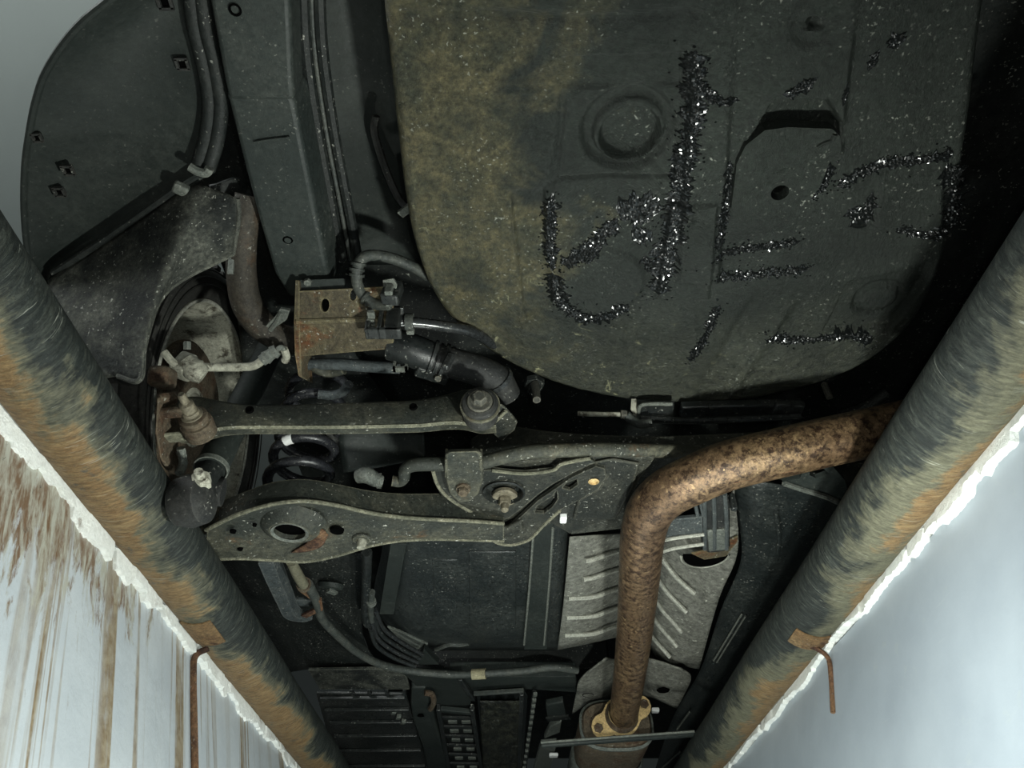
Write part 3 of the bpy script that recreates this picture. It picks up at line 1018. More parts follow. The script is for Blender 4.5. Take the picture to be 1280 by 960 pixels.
fl = thing('splash_flap', (-0.49, 0.72, 0.62), 'dirt-speckled black splash flap hanging behind the rear tyre', 'mud flap')
topp = [(60, 352, .80), (120, 310, .838), (180, 270, .852), (240, 234, .858), (270, 238, .858), (297, 248, .853)]
botp = [(100, 480, .655), (148, 470, .64), (175, 474, .62), (182, 425, .68), (210, 362, .765), (291, 317, .84)]
rows = []
for k in range(7):
    t = k / 6
    row = []
    for a, b_ in zip(topp, botp):
        row.append(pz(a[0] + (b_[0] - a[0]) * t, a[1] + (b_[1] - a[1]) * t, a[2] + (b_[2] - a[2]) * t - 0.012 * math.sin(math.pi * t)))
    rows.append(row)
sheet(rows, 4, 6).build('panel', 'flap', fl, solid=0.004)
MB().tube([pz(*p) for p in botp[1:]], .0038, 8, 8).build('edge_roll', 'flap', fl)
MB().tube(PZ([(297, 248, .853), (298, 275, .845), (291, 317, .84)]), .0035, 8, 6).build('edge_roll', 'flap', fl)
MB().box(pz(289, 330, .838), (.008, .004, .03), Matrix.Rotation(.5, 3, 'X')).build('tab', 'grey', fl)

rail = thing('frame_rail', (-0.33, 0.55, 0.86), 'long dark box-section frame rail left of the spare wheel tub', 'frame rail')
# loops: bottom left, bottom right, upper right, upper left
st = []
for (ul, ur, v, z) in ((252, 352, -60, .872), (262, 362, 0, .87), (280, 366, 100, .866), (286, 368, 126, .865)):
    a, b_ = pz(ul, v, z), pz(ur, v, z)
    st.append([a, b_, b_ + V((.002, 0, .055)), a + V((0, 0, .055))])
MB().loft(st).build('upper_box', 'body', rail, bevel=.006, seg=3)
st = []
for (ul, ur, v, z) in ((281, 361, 116, .869), (286, 368, 128, .868), (305, 383, 205, .864), (325, 398, 280, .858), (343, 411, 342, .852), (362, 409, 372, .852)):
    a, b_ = pz(ul, v, z), pz(ur, v, z)
    st.append([a, b_, b_ + V((.008, 0, .055)), a + V((0, 0, .055))])
MB().loft(st).build('lower_box', 'body', rail, bevel=.006, seg=3)
MB().tube(PZ([(318, 178, .863), (335, 175, .863), (362, 172, .863)]), .002, 6, 4).build('crease', 'body', rail)
for (u, v) in ((294, 12), (360, 300)):
    MB().lathe([(.0075, -.001), (.005, -.0015), (.0045, .006), (0, .006)], pz(u, v, .857 if v > 100 else .869), (0, 0, 1), 16).build('drain_hole_shade', 'hole', rail)  # black cup, the shade of the opening is in its colour
# wheel house steel behind the pipes
wh = thing('wheel_house', (-0.46, 0.9, 0.9), 'black inner wheel house steel above the tyre and shock absorber', 'panel')
rows = [PZ([(262, 232, .90), (310, 232, .93), (350, 340, .95), (400, 380, .98)]), PZ([(285, 330, .93), (320, 340, .96), (360, 400, .99), (430, 420, 1.0)]),
        PZ([(300, 420, .98), (335, 430, 1.0), (380, 470, 1.0), (470, 480, 1.01)]), PZ([(310, 520, 1.0), (350, 520, 1.02), (420, 540, 1.02), (520, 540, 1.02)])]
sheet(rows, 5, 5).build('panel', 'dark', wh, solid=.004)

# ================================================================== wheel and brake
WC = V((-0.56, 1.098, 0.845))
wt = thing('road_wheel', (-0.65, 1.098, GZ), 'rear wheel with black tyre and dusty cream rim barrel', 'wheel')
ax = (-1, 0, 0)
K = 1.05
tp = [(.212, .004), (.217, -.006), (.235, -.014), (.258, -.015), (.276, -.006), (.292, .012), (.300, .03)]
tread = []
x = .03
for k in range(6):
    tread += [(.301, x), (.302, x + .022), (.294, x + .0225), (.294, x + .027), (.301, x + .0275)]
    x += .0275
tp += tread + [(.300, .198), (.287, .215), (.26, .225), (.216, .21), (.212, .20)]
MB().lathe(tp, WC, ax, 72).build('tyre', 'tyre', wt)
rim = MB().lathe([(.2165, -.004), (.2125, -.006), (.209, -.003), (.207, .006), (.198, .014), (.196, .06), (.190, .10), (.188, .165), (.16, .18), (.06, .185), (0, .185)], WC, ax, 72).build('rim', 'cream', wt, angle=30)
MB().tube([WC + V((.006, .2125 * math.cos(2 * math.pi * k / 72), .2125 * math.sin(2 * math.pi * k / 72))) for k in range(73)], .0032, 8, 1, cap=False).build('rim_lip', 'shieldrib', wt)
for k in range(3):
    r = .270 - k * .014
    MB().lathe([(r, -.0165), (r - .002, -.0185), (r - .004, -.0165)], WC, ax, 72).build('sidewall_ring', 'tyre', wt)
blk = MB()
for k in range(60):
    a = 2 * math.pi * k / 60
    c = WC + V((-.02, math.cos(a) * .296, math.sin(a) * .296))
    blk.box(c + V((0, 0, 0)), (.03, .018, .008), Matrix.Rotation(a + math.pi / 2, 3, 'X'))
blk.build('shoulder_lugs', 'tyre', wt)

bk = thing('brake_assembly', (-0.52, 1.0, 0.62), 'dusty brake drum, caliper carrier and hub inside the rear rim', 'brake')
MB().lathe([(0, -.03), (.03, -.03), (.045, -.012), (.10, -.004), (.125, .002), (.130, .012), (.128, .07), (.10, .085), (0, .085)], WC + V((-.03, 0, 0)), ax, 48).build('drum', 'cream', bk)
MB().lathe([(.02, -.008), (.136, .0), (.142, .006), (.142, .012), (.02, .012)], WC + V((-.025, 0, 0)), ax, 48).build('backing_plate', 'brown', bk)
# caliper carrier lumps
cc = pz(232, 458, .745)
b = MB()
b.box(cc, (.03, .03, .036), Matrix.Rotation(.4, 3, 'Y'))
b.build('carrier', 'cream', bk, bevel=.006, seg=3)
MB().tube([pz(255, 470, .73), pz(243, 462, .735), pz(232, 450, .745)], [.014, .018, .012], 12, 4).build('piston_housing', 'cream', bk)
MB().tube([pz(205, 440, .75), pz(215, 452, .74), pz(228, 462, .735)], .006, 8, 4).build('lever', 'cream', bk)
MB().hexa(pz(234, 437, .75), (0, -.5, .6), .006, .012).build('bleed_nipple', 'grey', bk)
MB().box(pz(203, 472, .70), (.03, .04, .03), Matrix.Rotation(.5, 3, 'X')).build('carrier_foot', 'brown', bk, bevel=.008, seg=3)
# knuckle
kn = thing('hub_carrier', (-0.475, 0.86, 0.56), 'rust-brown hub carrier casting between the wheel and the links', 'hub carrier')
kpts = [(196, 492, .66), (218, 496, .66), (226, 520, .645), (224, 560, .61), (230, 588, .58), (212, 588, .575), (200, 574, .59), (194, 540, .625)]
kp = [px(u, v, -.462) for u, v, z in kpts]
MB().plate(kp, (-.012, .03, .01)).build('casting', 'brown', kn, bevel=.006, seg=3)
MB().bar(px(196, 500, -.47), px(222, 497, -.45), .018, .014).build('ear', 'brown', kn, bevel=.004)
MB().bar(px(196, 518, -.47), px(232, 514, -.43), .016, .008).build('ear', 'brown', kn, bevel=.002)
MB().bar(px(200, 548, -.47), px(258, 543, -.42), .02, .006).build('ear', 'armlip', kn, bevel=.002)
MB().tube([px(226, 560, -.45), px(229, 580, -.45), px(224, 592, -.45)], .006, 8, 4).build('sensor_lead', 'grey', kn)
MB().lathe([(0, -.026), (.018, -.026), (.032, -.018), (.036, 0), (.032, .018), (.02, .026), (0, .026)], px(240, 626, -.424), (-1, .2, 0), 28).build('bushing', 'rubber', kn)

# brake hose / handbrake rod to the wheel
bh = thing('brake_rod', (-0.4, 0.85, 0.72), 'pale grey brake pipe with ribbed boot beside the rim', 'brake pipe')
MB().tube(PZ([(243, 459, .738), (262, 459, .745), (300, 459, .757), (318, 457, .762), (330, 449, .768)]), .0065, 10, 6).build('pipe', 'cream', bh)
bb = MB()
for k in range(4):
    t = k / 3
    p = pz(330 + 14 * t, 449 - 10 * t, .768 + .01 * t)
    bb.lathe([(0, -.004), (.009 + (k % 2) * .002, -.004), (.009, .004), (0, .004)], p, pz(344, 439, .778) - pz(330, 449, .768), 14)
bb.build('boot', 'grey', bh)
MB().tube(PZ([(343, 440, .776), (352, 434, .782), (356, 442, .785)]), .004, 8, 5).build('end_fitting', 'grey', bh)
MB().tube(PZ([(355, 436, .785), (358, 445, .783), (356, 452, .78)]), .006, 8, 4).build('clip', 'cream', bh)

# ================================================================== fuel filler pipe, bracket, hoses
ft = thing('filler_pipe', (-0.38, 0.85, 0.8), 'thick curved dark brown filler pipe beside the rear rail', 'pipe')
MB().tube(PZ([(312, 245, .90), (306, 275, .88), (302, 310, .865), (302, 345, .85), (308, 378, .84), (324, 404, .83), (346, 420, .825), (372, 428, .82)]), [.020, .020, .021, .022, .023, .023, .022, .021], 18, 6).build('tube', 'filler', ft)
MB().tube(PZ([(338, 412, .80), (346, 402, .80), (352, 390, .80)]), .004, 8, 4).build('bracket_arm', 'grey', ft)
MB().plate(PZ([(332, 408), (340, 412), (358, 400), (362, 388), (350, 386), (344, 396)], .80), (0, .002, .006)).build('strap', 'grey', ft)

br = thing('canister_bracket', (-0.25, 0.8, 0.79), 'rusty brown folded steel bracket box at the rail end', 'bracket')
up_ = PZ([(373, 366, .822), (432, 366, .822), (500, 366, .822), (496, 402, .80), (372, 402, .80)])
hole1 = circle(pz(406, 382, .812), (0, .3, .95), .009, 14, 1.1)
# upper face tilted
q00, q01 = pz(372, 364, .825), pz(492, 358, .825)
q10, q11 = pz(371, 402, .795), pz(492, 398, .795)
q20, q21 = pz(372, 446, .78), pz(492, 436, .78)
nrm = (q01 - q00).cross(q10 - q00).normalized()


def qmix(a, b, c, d, s, t):
    return (a.lerp(b, s)).lerp(c.lerp(d, s), t)


hl = []
for k in range(14):
    a = 2 * math.pi * k / 14
    hl.append(qmix(q00, q01, q10, q11, .29 + .045 * math.cos(a), .5 + .22 * math.sin(a)))
hl2 = []
for k in range(14):
    a = 2 * math.pi * k / 14
    hl2.append(qmix(q00, q01, q10, q11, .58 + .035 * math.cos(a), .22 + .17 * math.sin(a)))
up = V((0, .012, .02))
MB().plate([q00, q01, q11, q10], up * .25, [hl, hl2]).build('upper_face', 'bracket', br)
MB().plate([q10, q11, q21, q20], up * .25).build('lower_face', 'bracket', br, bevel=.001)
MB().tube([q10, q11], .004, 8, 1).build('fold', 'bracket', br)
MB().plate([pz(369, 350, .835), pz(374, 350, .835), pz(374, 402, .793), pz(376, 446, .778), pz(377, 472, .765), pz(373, 470, .765), pz(368, 440, .78), pz(367, 402, .795)], V((.002, .05, .03))).build('side_flange', 'bracket', br, bevel=.001)
MB().plate(PZ([(374, 350, .84), (430, 348, .84), (432, 366, .83), (374, 366, .83)]), (0, .004, .004)).build('top_tab', 'body', br, bevel=.001)
MB().hexa(pz(385, 352, .838), (0, -.3, -1), .006, .006).build('bolt', 'grey', br)
MB().box((q00 + q21) / 2 + V((0, .05, .04)), (.13, .06, .05)).build('core', 'dark', br)
cn = thing('hose_connector', (-0.18, 0.82, 0.80), 'black clipped plastic connector block on the rusty bracket', 'connector')
MB().box(pz(490, 366, .80), (.026, .02, .034), Matrix.Rotation(.15, 3, 'Y')).build('body', 'black', cn, bevel=.003)
MB().box(pz(486, 362, .792), (.012, .008, .018)).build('latch', 'grey', cn, bevel=.002)
cb = MB()
c0 = pz(478, 403, .785)
for (dx, dz, sx, sz) in ((-.019, 0, .007, .05), (.005, .022, .05, .006), (.005, -.022, .05, .006), (-.002, 0, .006, .05), (.016, .0, .02, .05)):
    cb.box(c0 + V((dx, 0, dz)), (sx, .02, sz))
cb.build('cage', 'black', cn, bevel=.0015)
for k in range(3):
    MB().box(pz(464, 393 + 9 * k, .782), (.010, .012, .005)).build('tooth', 'grey', cn)
MB().plate(PZ([(478, 350, .805), (492, 348, .805), (496, 356, .80), (494, 382, .79), (482, 384, .79)]), (0, .004, .006)).build('clip_plate', 'grey', cn, bevel=.001)

vh = thing('vapour_hose', (-0.2, 0.75, 0.83), 'curled grey vapour hose with ribbed elbow by the bracket', 'hose')
MB().tube(PZ([(535, 345, .88), (515, 333, .875), (490, 323, .87), (466, 319, .86), (452, 324, .85), (446, 340, .84), (447, 356, .83), (455, 370, .82), (470, 380, .81), (486, 381, .80)]), .0085, 12, 6).build('hose', 'cable', vh)
for k, (u, v) in enumerate(((448, 330), (446, 337), (446, 344), (458, 373), (463, 377))):
    d = pz(446, 344, .835) - pz(448, 326, .848) if k < 3 else pz(470, 381, .81) - pz(456, 371, .82)
    MB().lathe([(.0085, -.002), (.0115, -.002), (.0115, .002), (.0085, .002)], pz(u, v, .845 - .003 * k if k < 3 else .817), d, 16).build('rib', 'cable', vh)

fh = thing('fuel_hose', (-0.1, 0.85, 0.75), 'thick black fuel hose with clamps under the muddy tub edge', 'hose')
MB().tube(PZ([(490, 430, .80), (515, 438, .79), (540, 448, .785)]), .026, 18, 6).build('plastic_end', 'black', fh)
MB().tube(PZ([(538, 446, .785), (570, 455, .78), (600, 464, .775), (622, 475, .77), (634, 494, .765)]), [.023, .024, .024, .023, .022], 18, 6).build('rubber_hose', 'rubber', fh)
d = pz(570, 458, .78) - pz(530, 444, .787)
for k in range(4):
    MB().lathe([(.024, -.003), (.030 - .001 * (k % 2) * 2, -.0025), (.030 - .001 * (k % 2) * 2, .0025), (.024, .003)], pz(540 + 7 * k, 448 + 2.2 * k, .785), d, 24).build('clamp_ring', 'black', fh)
MB().box(pz(560, 452, .755), (.012, .012, .03), Matrix.Rotation(.3, 3, 'Y')).build('clamp_screw', 'shiny', fh, bevel=.003)
d2 = pz(634, 490, .765) - pz(620, 474, .77)
MB().lathe([(.022, -.004), (.026, -.004), (.026, .004), (.022, .004)], pz(622, 475, .77), d2, 24).build('clamp_ring', 'shiny', fh)
MB().bar(pz(520, 462, .765), pz(560, 474, .765), .022, .012).build('mount_tab', 'black', fh, bevel=.003)
MB().hexa(pz(548, 471, .758), (0, -.4, -.9), .006, .008).build('bolt', 'dbolt', fh)
sc = MB()
c0 = pz(501, 456, .768)
for (dx, dz) in ((-.009, 0), (.009, 0)):
    sc.box(c0 + V((dx, 0, dz)), (.004, .01, .022))
for dz in (-.009, .009):
    sc.box(c0 + V((0, 0, dz)), (.022, .01, .004))
sc.build('square_clip', 'grey', fh)

sh = thing('shiny_hose', (-0.1, 0.85, 0.8), 'thin shiny black hose running from the bracket to the tub', 'hose')
MB().tube(PZ([(500, 402, .80), (525, 404, .805), (555, 408, .81), (590, 415, .82), (620, 432, .84)]), .0085, 14, 6).build('hose', 'shiny', sh)
MB().lathe([(.008, -.006), (.013, -.006), (.013, .006), (.008, .006)], pz(512, 402, .80), (1, 0, 0), 18).build('clamp_ring', 'cable', sh)
MB().box(pz(513, 414, .79), (.012, .008, .010)).build('clamp_ear', 'grey', sh, bevel=.002)

up2 = thing('under_bracket_tube', (-0.24, 0.9, 0.78), 'grey horizontal tube just under the rusty bracket', 'tube')
MB().tube(PZ([(380, 456, .80), (420, 455, .80), (460, 458, .80), (500, 460, .80)]), .0095, 12, 4).build('tube', 'slate', up2)
MB().tube(PZ([(390, 456, .80), (398, 462, .795), (412, 466, .80), (430, 462, .80)]), .008, 10, 5).build('crimp', 'arm', up2)
MB().tube(PZ([(398, 493, .82), (415, 494, .82), (428, 490, .82), (436, 480, .82)]), .008, 10, 5).build('bump_stop_cup', 'slate', up2)

# ================================================================== lateral link
lk = thing('lateral_link', (-0.24, 0.85, 0.62), 'upper straight stamped steel link bolted between hub and subframe', 'suspension arm')
stn = [(206, 505, 542, .622), (228, 497, 545, .63), (250, 496, 542, .635), (275, 501, 535, .64), (310, 506, 533, .646), (360, 506, 533, .655), (420, 504, 533, .664), (480, 502, 532, .673), (525, 500, 531, .68), (555, 494, 528, .685), (578, 488, 528, .69), (600, 486, 533, .693), (620, 490, 532, .696)]
loops = []
for (u, vt, vb, z) in stn:
    pb = pz(u, vb, z)
    pt = py(u, vt, pb.y + 0.004)
    dpt = .024
    loops.append([pb, pt.lerp(pb, .85) + V((0, -.003, 0)), pt.lerp(pb, .12) + V((0, -.003, 0)), pt, pt + V((0, dpt, .004)), pb + V((0, dpt, .004))])
loops2 = []
lp2 = list(zip(*loops))
sm = [catmull(list(c), 4) for c in lp2]
loops = [[sm[j][i] for j in range(6)] for i in range(len(sm[0]))]
MB().loft(loops).build('stamping', 'arm', lk, angle=50)
loops = []
for (u, vt, vb, z) in stn:
    a = pz(u, vb - 1, z)
    c = pz(u, vb + 3.2, z - .001)
    loops.append([a, c, c + V((0, .004, .004)), a + V((0, .004, .006))])
sm = [catmull(list(c), 4) for c in zip(*loops)]
MB().loft([[sm[j][i] for j in range(4)] for i in range(len(sm[0]))]).build('lower_lip', 'armlip', lk)
for (u, v, z) in ((313, 515, .645), (517, 511, .68)):
    p = pz(u, v, z + .004)
    MB().lathe([(.0062, .002), (.0055, -.0012), (.0042, -.0012), (.004, .0), (0, .0)], p + V((0, -.0055, 0)), (0, 1, 0), 16).build('hole', 'hole', lk)  # black disc painted as the shade of a hole
# outer end
p = px(242, 523, -.425)
axv = V((-.08, -1, .12))
MB().lathe([(0, -.03), (.021, -.03), (.022, -.012), (.0215, -.007), (.0185, -.006), (.0175, -.001), (.019, .0), (.019, .004), (.015, .006), (0, .006)], p, axv, 28).build('bushing', 'brown', lk)
bo = MB()
bo.lathe([(0, .004), (.0145, .004), (.0145, .008), (.0115, .009), (.0115, .014), (.0098, .015), (.0095, .028), (.0055, .030), (.0055, .042), (.0042, .045), (0, .045)], p, axv, 20)
bo.build('nut', 'bolt', lk)
# inner end
p = pz(600, 506, .682)
axv = V((.0, -1, -.12))
MB().lathe([(0, -.03), (.026, -.03), (.0265, .004), (.025, .008), (.02, .010), (.018, .008), (0, .008)], p, axv, 28).build('bushing', 'rubber', lk)
bolt(lk, p + V((.0, -.010, -.002)), axv, .0105, .012, 'dbolt', 1.75)
MB().lathe([(.0265, -.004), (.029, -.004), (.029, .001), (.0265, .001)], p, axv, 28).build('bushing_collar', 'arm', lk)
MB().tube([pz(585, 524, .69), pz(598, 531, .685), pz(612, 527, .69)], .008, 10, 5).build('collar_weld', 'armlip', lk)

# ================================================================== shock absorber, spring
sk = thing('shock_absorber', (-0.43, 0.9, 0.57), 'slanted dark shock absorber tube behind the upper link', 'shock absorber')
s0, s1 = px(255, 604, -.425), px(328, 455, -.425)
dv = (s1 - s0)
MB().tube([s0 + dv * .10, s0 + dv * 1.15], .0225, 20, 1).build('body', 'liner', sk)
MB().tube([s0 - dv * .02, s0 + dv * .11], .017, 18, 1).build('neck', 'dark', sk)
MB().lathe([(0.0225, -.004), (.0245, -.004), (.0245, .004), (.0225, .004)], s0 + dv * .105, dv, 24).build('collar', 'grey', sk)
MB().lathe([(0, -.02), (.020, -.02), (.020, .02), (0, .02)], s0 + V((.0, .02, .0)), (1, .2, 0), 24).build('eye', 'rubber', sk)
nb2 = px(253, 606, -.41)
MB().hexa(nb2, (.1, -1, .1), .013, .018).build('nut', 'cream', sk)
MB().lathe([(0, 0), (.007, 0), (.006, .01), (0, .01)], nb2 + V((.0018, -.018, .002)), (.1, -1, .1), 14).build('stud', 'cream', sk)

sg = thing('coil_spring', (-0.355, 1.075, 0.63), 'black coil spring with a white paint mark above the lower arm', 'spring')
spc = V((-0.352, 1.06, 0))
pts = []
turns = 5.2
for i in range(int(turns * 20) + 1):
    a = 2 * math.pi * i / 20
    pts.append(spc + V((.049 * math.cos(a), .049 * math.sin(a), .655 + .047 * i / 20)))
MB().tube(pts, .0085, 10, 1).build('coil', 'spring', sg)
# paint mark wraps a short piece of wire on the camera side
im = min(range(len(pts)), key=lambda i: (ray(363, 552).normalized() * pts[i].length - pts[i]).length + (0 if pts[i].y < spc.y else 9))
mk = MB().tube([pts[im - 1].lerp(pts[im], .55), pts[im], pts[im].lerp(pts[im + 1], .45)], .0091, 12, 1).build('paint_mark', 'white', sg)
MB().lathe([(0, 0), (.058, 0), (.060, .006), (.04, .010), (.03, .02), (0, .02)], spc + V((0, 0, .632)), (0, 0, 1), 28).build('lower_seat', 'rubber', sg)
MB().tube([pz(395, 538, .80), pz(412, 542, .80), pz(418, 552, .79), pz(412, 560, .78)], .009, 10, 5).build('upper_isolator', 'rubber', sg)

# inner fender curved panel behind spring
ip = thing('inner_panel', (-0.2, 1.25, 0.8), 'smooth grey curved inner body panel behind the spring', 'panel')
rows = [PZ([(420, 530, .90), (470, 532, .90), (515, 536, .90), (530, 540, .89)]), PZ([(425, 560, .86), (470, 562, .87), (510, 562, .87), (532, 572, .86)]), PZ([(430, 590, .84), (470, 585, .84), (505, 578, .84), (530, 576, .84)])]
sheet(rows, 5, 5).build('panel', 'body', ip, solid=.004)
MB().tube(PZ([(447, 596, .68), (458, 594, .68), (470, 600, .68), (478, 602, .68)]), [.011, .014, .012, .010], 12, 4).build('bump_stop', 'grey', ip)
MB().lathe([(.008, -.003), (.013, -.003), (.013, .003), (.008, .003)], pz(474, 601, .68), (1, 0, 0), 16).build('collar', 'grey', ip)

# ================================================================== lower control arm
la = thing('lower_control_arm', (-0.2, 1.05, 0.58), 'wide stamped lower control arm carrying the spring seat', 'suspension arm')
stn = [(258, 634, 663, 700, .572), (272, 628, 656, 699, .574), (300, 617, 643, 698, .578), (340, 603, 631, 700, .585), (380, 599, 627, 702, .592), (420, 605, 632, 695, .60), (460, 613, 641, 683, .608), (500, 617, 647, 676, .616), (545, 617, 650, 674, .624), (590, 618, 652, 675, .632), (630, 622, 655, 676, .638)]
loops = []
for (u, vt, vc, vb, z) in stn:
    c = pz(u, vc, z)
    t_ = py(u, vt, c.y + .006)
    b_ = pz(u - 0, vb, z + .004)
    m1 = c.lerp(b_, .12) + V((0, 0, .004))
    m2 = c.lerp(b_, .35) + V((0, 0, .002))
    m3 = c.lerp(b_, .7) + V((0, 0, -.002))
    m4 = c.lerp(b_, .93) + V((0, 0, -.001))
    tb_ = b_ + V((0, .002, .02))
    loops.append([t_, t_.lerp(c, .5) + V((0, -.002, 0)), c + V((0, .001, .004)), c + V((0, -.003, -.001)), m1, m2, m3, m4, b_, tb_, tb_ + V((0, -.012, .004)), t_ + V((0, .012, 0))])
sm = [catmull(list(c), 5) for c in zip(*loops)]
loops = [[sm[j][i] for j in range(len(sm))] for i in range(len(sm[0]))]
MB().loft(loops).build('stamping', 'arm', la, angle=55)
MB().tube([loops[i][3] for i in range(len(loops))], .0032, 8, 1).build('weld_seam', 'armlip', la)
MB().tube([loops[i][8] for i in range(len(loops))], .003, 8, 1).build('lower_lip', 'armlip', la)
# spring cup pressed through the arm
cpz = pz(364, 656, .590)
MB().lathe([(.054, .004), (.048, -.002), (.042, -.009), (.036, -.013), (.030, -.0145), (.028, -.012), (.027, .0), (.0, .0)], cpz, (0, 0, 1), 32).build('spring_cup', 'arm', la)
cupi = MB().lathe([(.024, -.013), (.0285, -.0155), (.029, -.0145), (.0285, -.006)], cpz, (0, 0, 1), 32).build('cup_ring', 'grey', la)
MB().lathe([(0, -.003), (.0265, -.003), (.0265, -.001)], cpz, (0, 0, 1), 32).build('cup_shade', 'hole', la)  # black floor paints the shade inside the cup
for (u, v, r, z) in ((421, 664, .0105, .598), (291, 665, .0045, .574), (300, 687, .004, .578), (318, 657, .003, .577)):
    MB().lathe([(r * 1.1, .003), (r, -.0008), (r * .9, -.0002), (0, -.0002)], pz(u, v, z - .0015), (0, 0, 1), 20).build('hole', 'hole', la)  # flush black discs, painted shade instead of cut openings
p = pz(452, 673, .606)
MB().lathe([(.016, -.001), (.014, -.004), (.008, -.004), (.008, -.001), (0, -.001)], p, (0, 0, 1), 20).build('boss', 'arm', la)
MB().lathe([(0, -.014), (.007, -.014), (.008, -.006), (.008, .0), (0, .0)], p + V((0, .006, 0)), (0, 0, 1), 14).build('rivet', 'cream', la)
# flaking rust tongue
rows = [PZ([(364, 690, .589), (384, 678, .588), (392, 662, .588)]), PZ([(374, 690, .588), (396, 680, .585), (404, 662, .586)]), PZ([(388, 688, .592), (402, 682, .592), (410, 668, .593)])]
sheet(rows, 4, 4).build('rust_flake', 'rust', la, solid=.003)

# ================================================================== anti roll bar
ab = thing('anti_roll_bar', (0.05, 1.0, 0.66), 'grey anti-roll bar with clamp bracket on the subframe', 'stabilizer bar')
MB().tube(PZ([(490, 601, .645), (500, 602, .645), (505, 597, .646), (506, 588, .648), (514, 582, .65), (530, 580, .651), (560, 580, .653), (600, 578, .656), (630, 571, .660), (660, 565, .663), (700, 563, .666), (760, 562, .67), (838, 564, .690), (900, 566, .715)]), [.0085, .0085, .009, .0095, .0105, .011] + [.011] * 8, 14, 6).build('bar', 'arm', ab)
pc = PZ([(556, 569, .640), (561, 565, .640), (597, 564, .640), (602, 568, .640), (604, 585, .637), (604, 600, .635), (598, 618, .633), (588, 627, .632), (573, 628, .632), (562, 618, .633), (557, 600, .635)])
MB().plate(pc, (0, .004, .008)).build('clamp_plate', 'arm', ab, bevel=.0025)
for u in (558, 601):
    MB().bar(pz(u, 568, .648), pz(u, 590, .648), .004, .022).build('clamp_side', 'arm', ab, bevel=.001)
bolt(ab, pz(579, 611, .631), (0, -.3, -1), .0085, .008, 'brown', 1.35)

# ================================================================== subframe
sf = thing('subframe', (0.2, 1.12, 0.62), 'dark welded rear subframe crossmember with gusset plate', 'subframe')
stn = [(588, 548, 572, .692), (615, 532, 570, .688), (640, 531, 566, .686), (680, 537, 562, .686), (740, 542, 560, .688), (820, 544, 560, .692), (900, 541, 560, .71), (980, 538, 566, .725), (1060, 545, 575, .73), (1130, 560, 590, .74)]
loops = []
for (u, vt, vb, z) in stn:
    c = pz(u, vb, z)
    t_ = py(u, vt, c.y + .004)
    loops.append([t_, c, c + V((0, .09, .004)), t_ + V((0, .085, .01))])
sm = [catmull(list(c), 4) for c in zip(*loops)]
MB().loft([[sm[j][i] for j in range(4)] for i in range(len(sm[0]))]).build('crossmember', 'frame', sf, bevel=.004, angle=50)
# lower skin behind the bar
MB().plate(PZ([(545, 590), (600, 586), (680, 574), (760, 570), (820, 572), (800, 600), (785, 640), (712, 668), (690, 655), (640, 680), (600, 668), (560, 640), (548, 615)], .668), (0, .0, .02)).build('lower_skin', 'frame', sf, bevel=.003)
# gusset plate: flat plate with big bolt hole, proud of the skin
gz = .652
hole = circle(pz(630, 614, gz), (0, 0, 1), .030, 28)
gp = PZ([(541, 588), (546, 604), (556, 618), (575, 632), (600, 645), (620, 652), (636, 648), (652, 636), (672, 619), (690, 606), (715, 592), (744, 578), (738, 574), (715, 577), (700, 581), (690, 588), (655, 592), (615, 588)], gz)
MB().plate(gp, (0, 0, .006), [hole]).build('gusset_plate', 'frame', sf)
MB().tube(PZ([(541, 588), (546, 604), (556, 618), (575, 632), (600, 645), (620, 652)], gz), .003, 8, 6).build('gusset_edge', 'armlip', sf)
MB().tube(PZ([(615, 588), (655, 592), (690, 588), (700, 581), (715, 577), (738, 573)], gz), .003, 8, 6).build('gusset_edge', 'armlip', sf)
MB().lathe([(.034, -.004), (.031, -.006), (.029, .0), (.029, .012), (.023, .014), (.023, .018), (0, .018)], pz(630, 614, gz), (0, 0, 1), 32).build('bolt_cup', 'dark', sf)
bolt(sf, pz(631, 624, gz) + V((0, 0, .004)), (0, -.1, -1), .0105, .012, 'bolt', 2.0, .012)
# outer flange with slots
sl1 = PZ([(668, 641), (672, 632), (690, 621), (696, 613), (697, 624), (690, 634), (680, 642)], gz + .004)
sl2 = PZ([(703, 610), (708, 604), (721, 599), (722, 606), (712, 613)], gz + .004)
fo = PZ([(652, 645), (672, 626), (694, 611), (716, 596), (745, 583), (756, 586), (758, 596), (748, 612), (722, 626), (700, 638), (680, 656), (662, 674), (640, 681), (620, 679), (612, 670), (615, 660), (635, 660)], gz + .004)
MB().plate(fo, (0, 0, .006), [sl1, sl2]).build('slotted_flange', 'frame', sf)
MB().tube(PZ([(612, 668), (620, 678), (640, 681), (662, 674), (680, 656), (700, 638)], gz + .004), .003, 8, 5).build('flange_edge', 'armlip', sf)
MB().plate(PZ([(616, 659), (632, 662), (652, 652), (655, 664), (640, 674), (618, 672)], gz - .004), (0, 0, .01)).build('end_cap', 'frame', sf, bevel=.004)
MB().lathe([(.009, -.002), (.006, -.004), (.005, -.001), (0, -.001)], pz(742, 601, gz + .004), (0, 0, 1), 18).build('hole_rim', 'flange', sf)
MB().plate(PZ([(735, 580), (765, 574), (800, 580), (792, 610), (770, 650), (716, 650), (722, 626), (748, 612), (758, 596)], gz + .010), (0, 0, .006)).build('web', 'frame', sf, bevel=.003)
MB().box(pz(704, 648, .664), (.012, .02, .010)).build('bright_clip', 'white', sf, bevel=.002)
MB().plate(PZ([(606, 528, .70), (626, 502, .70), (640, 518, .70), (636, 530, .70), (618, 545, .70)]), (.01, .03, .01)).build('link_mount', 'frame', sf, bevel=.003)
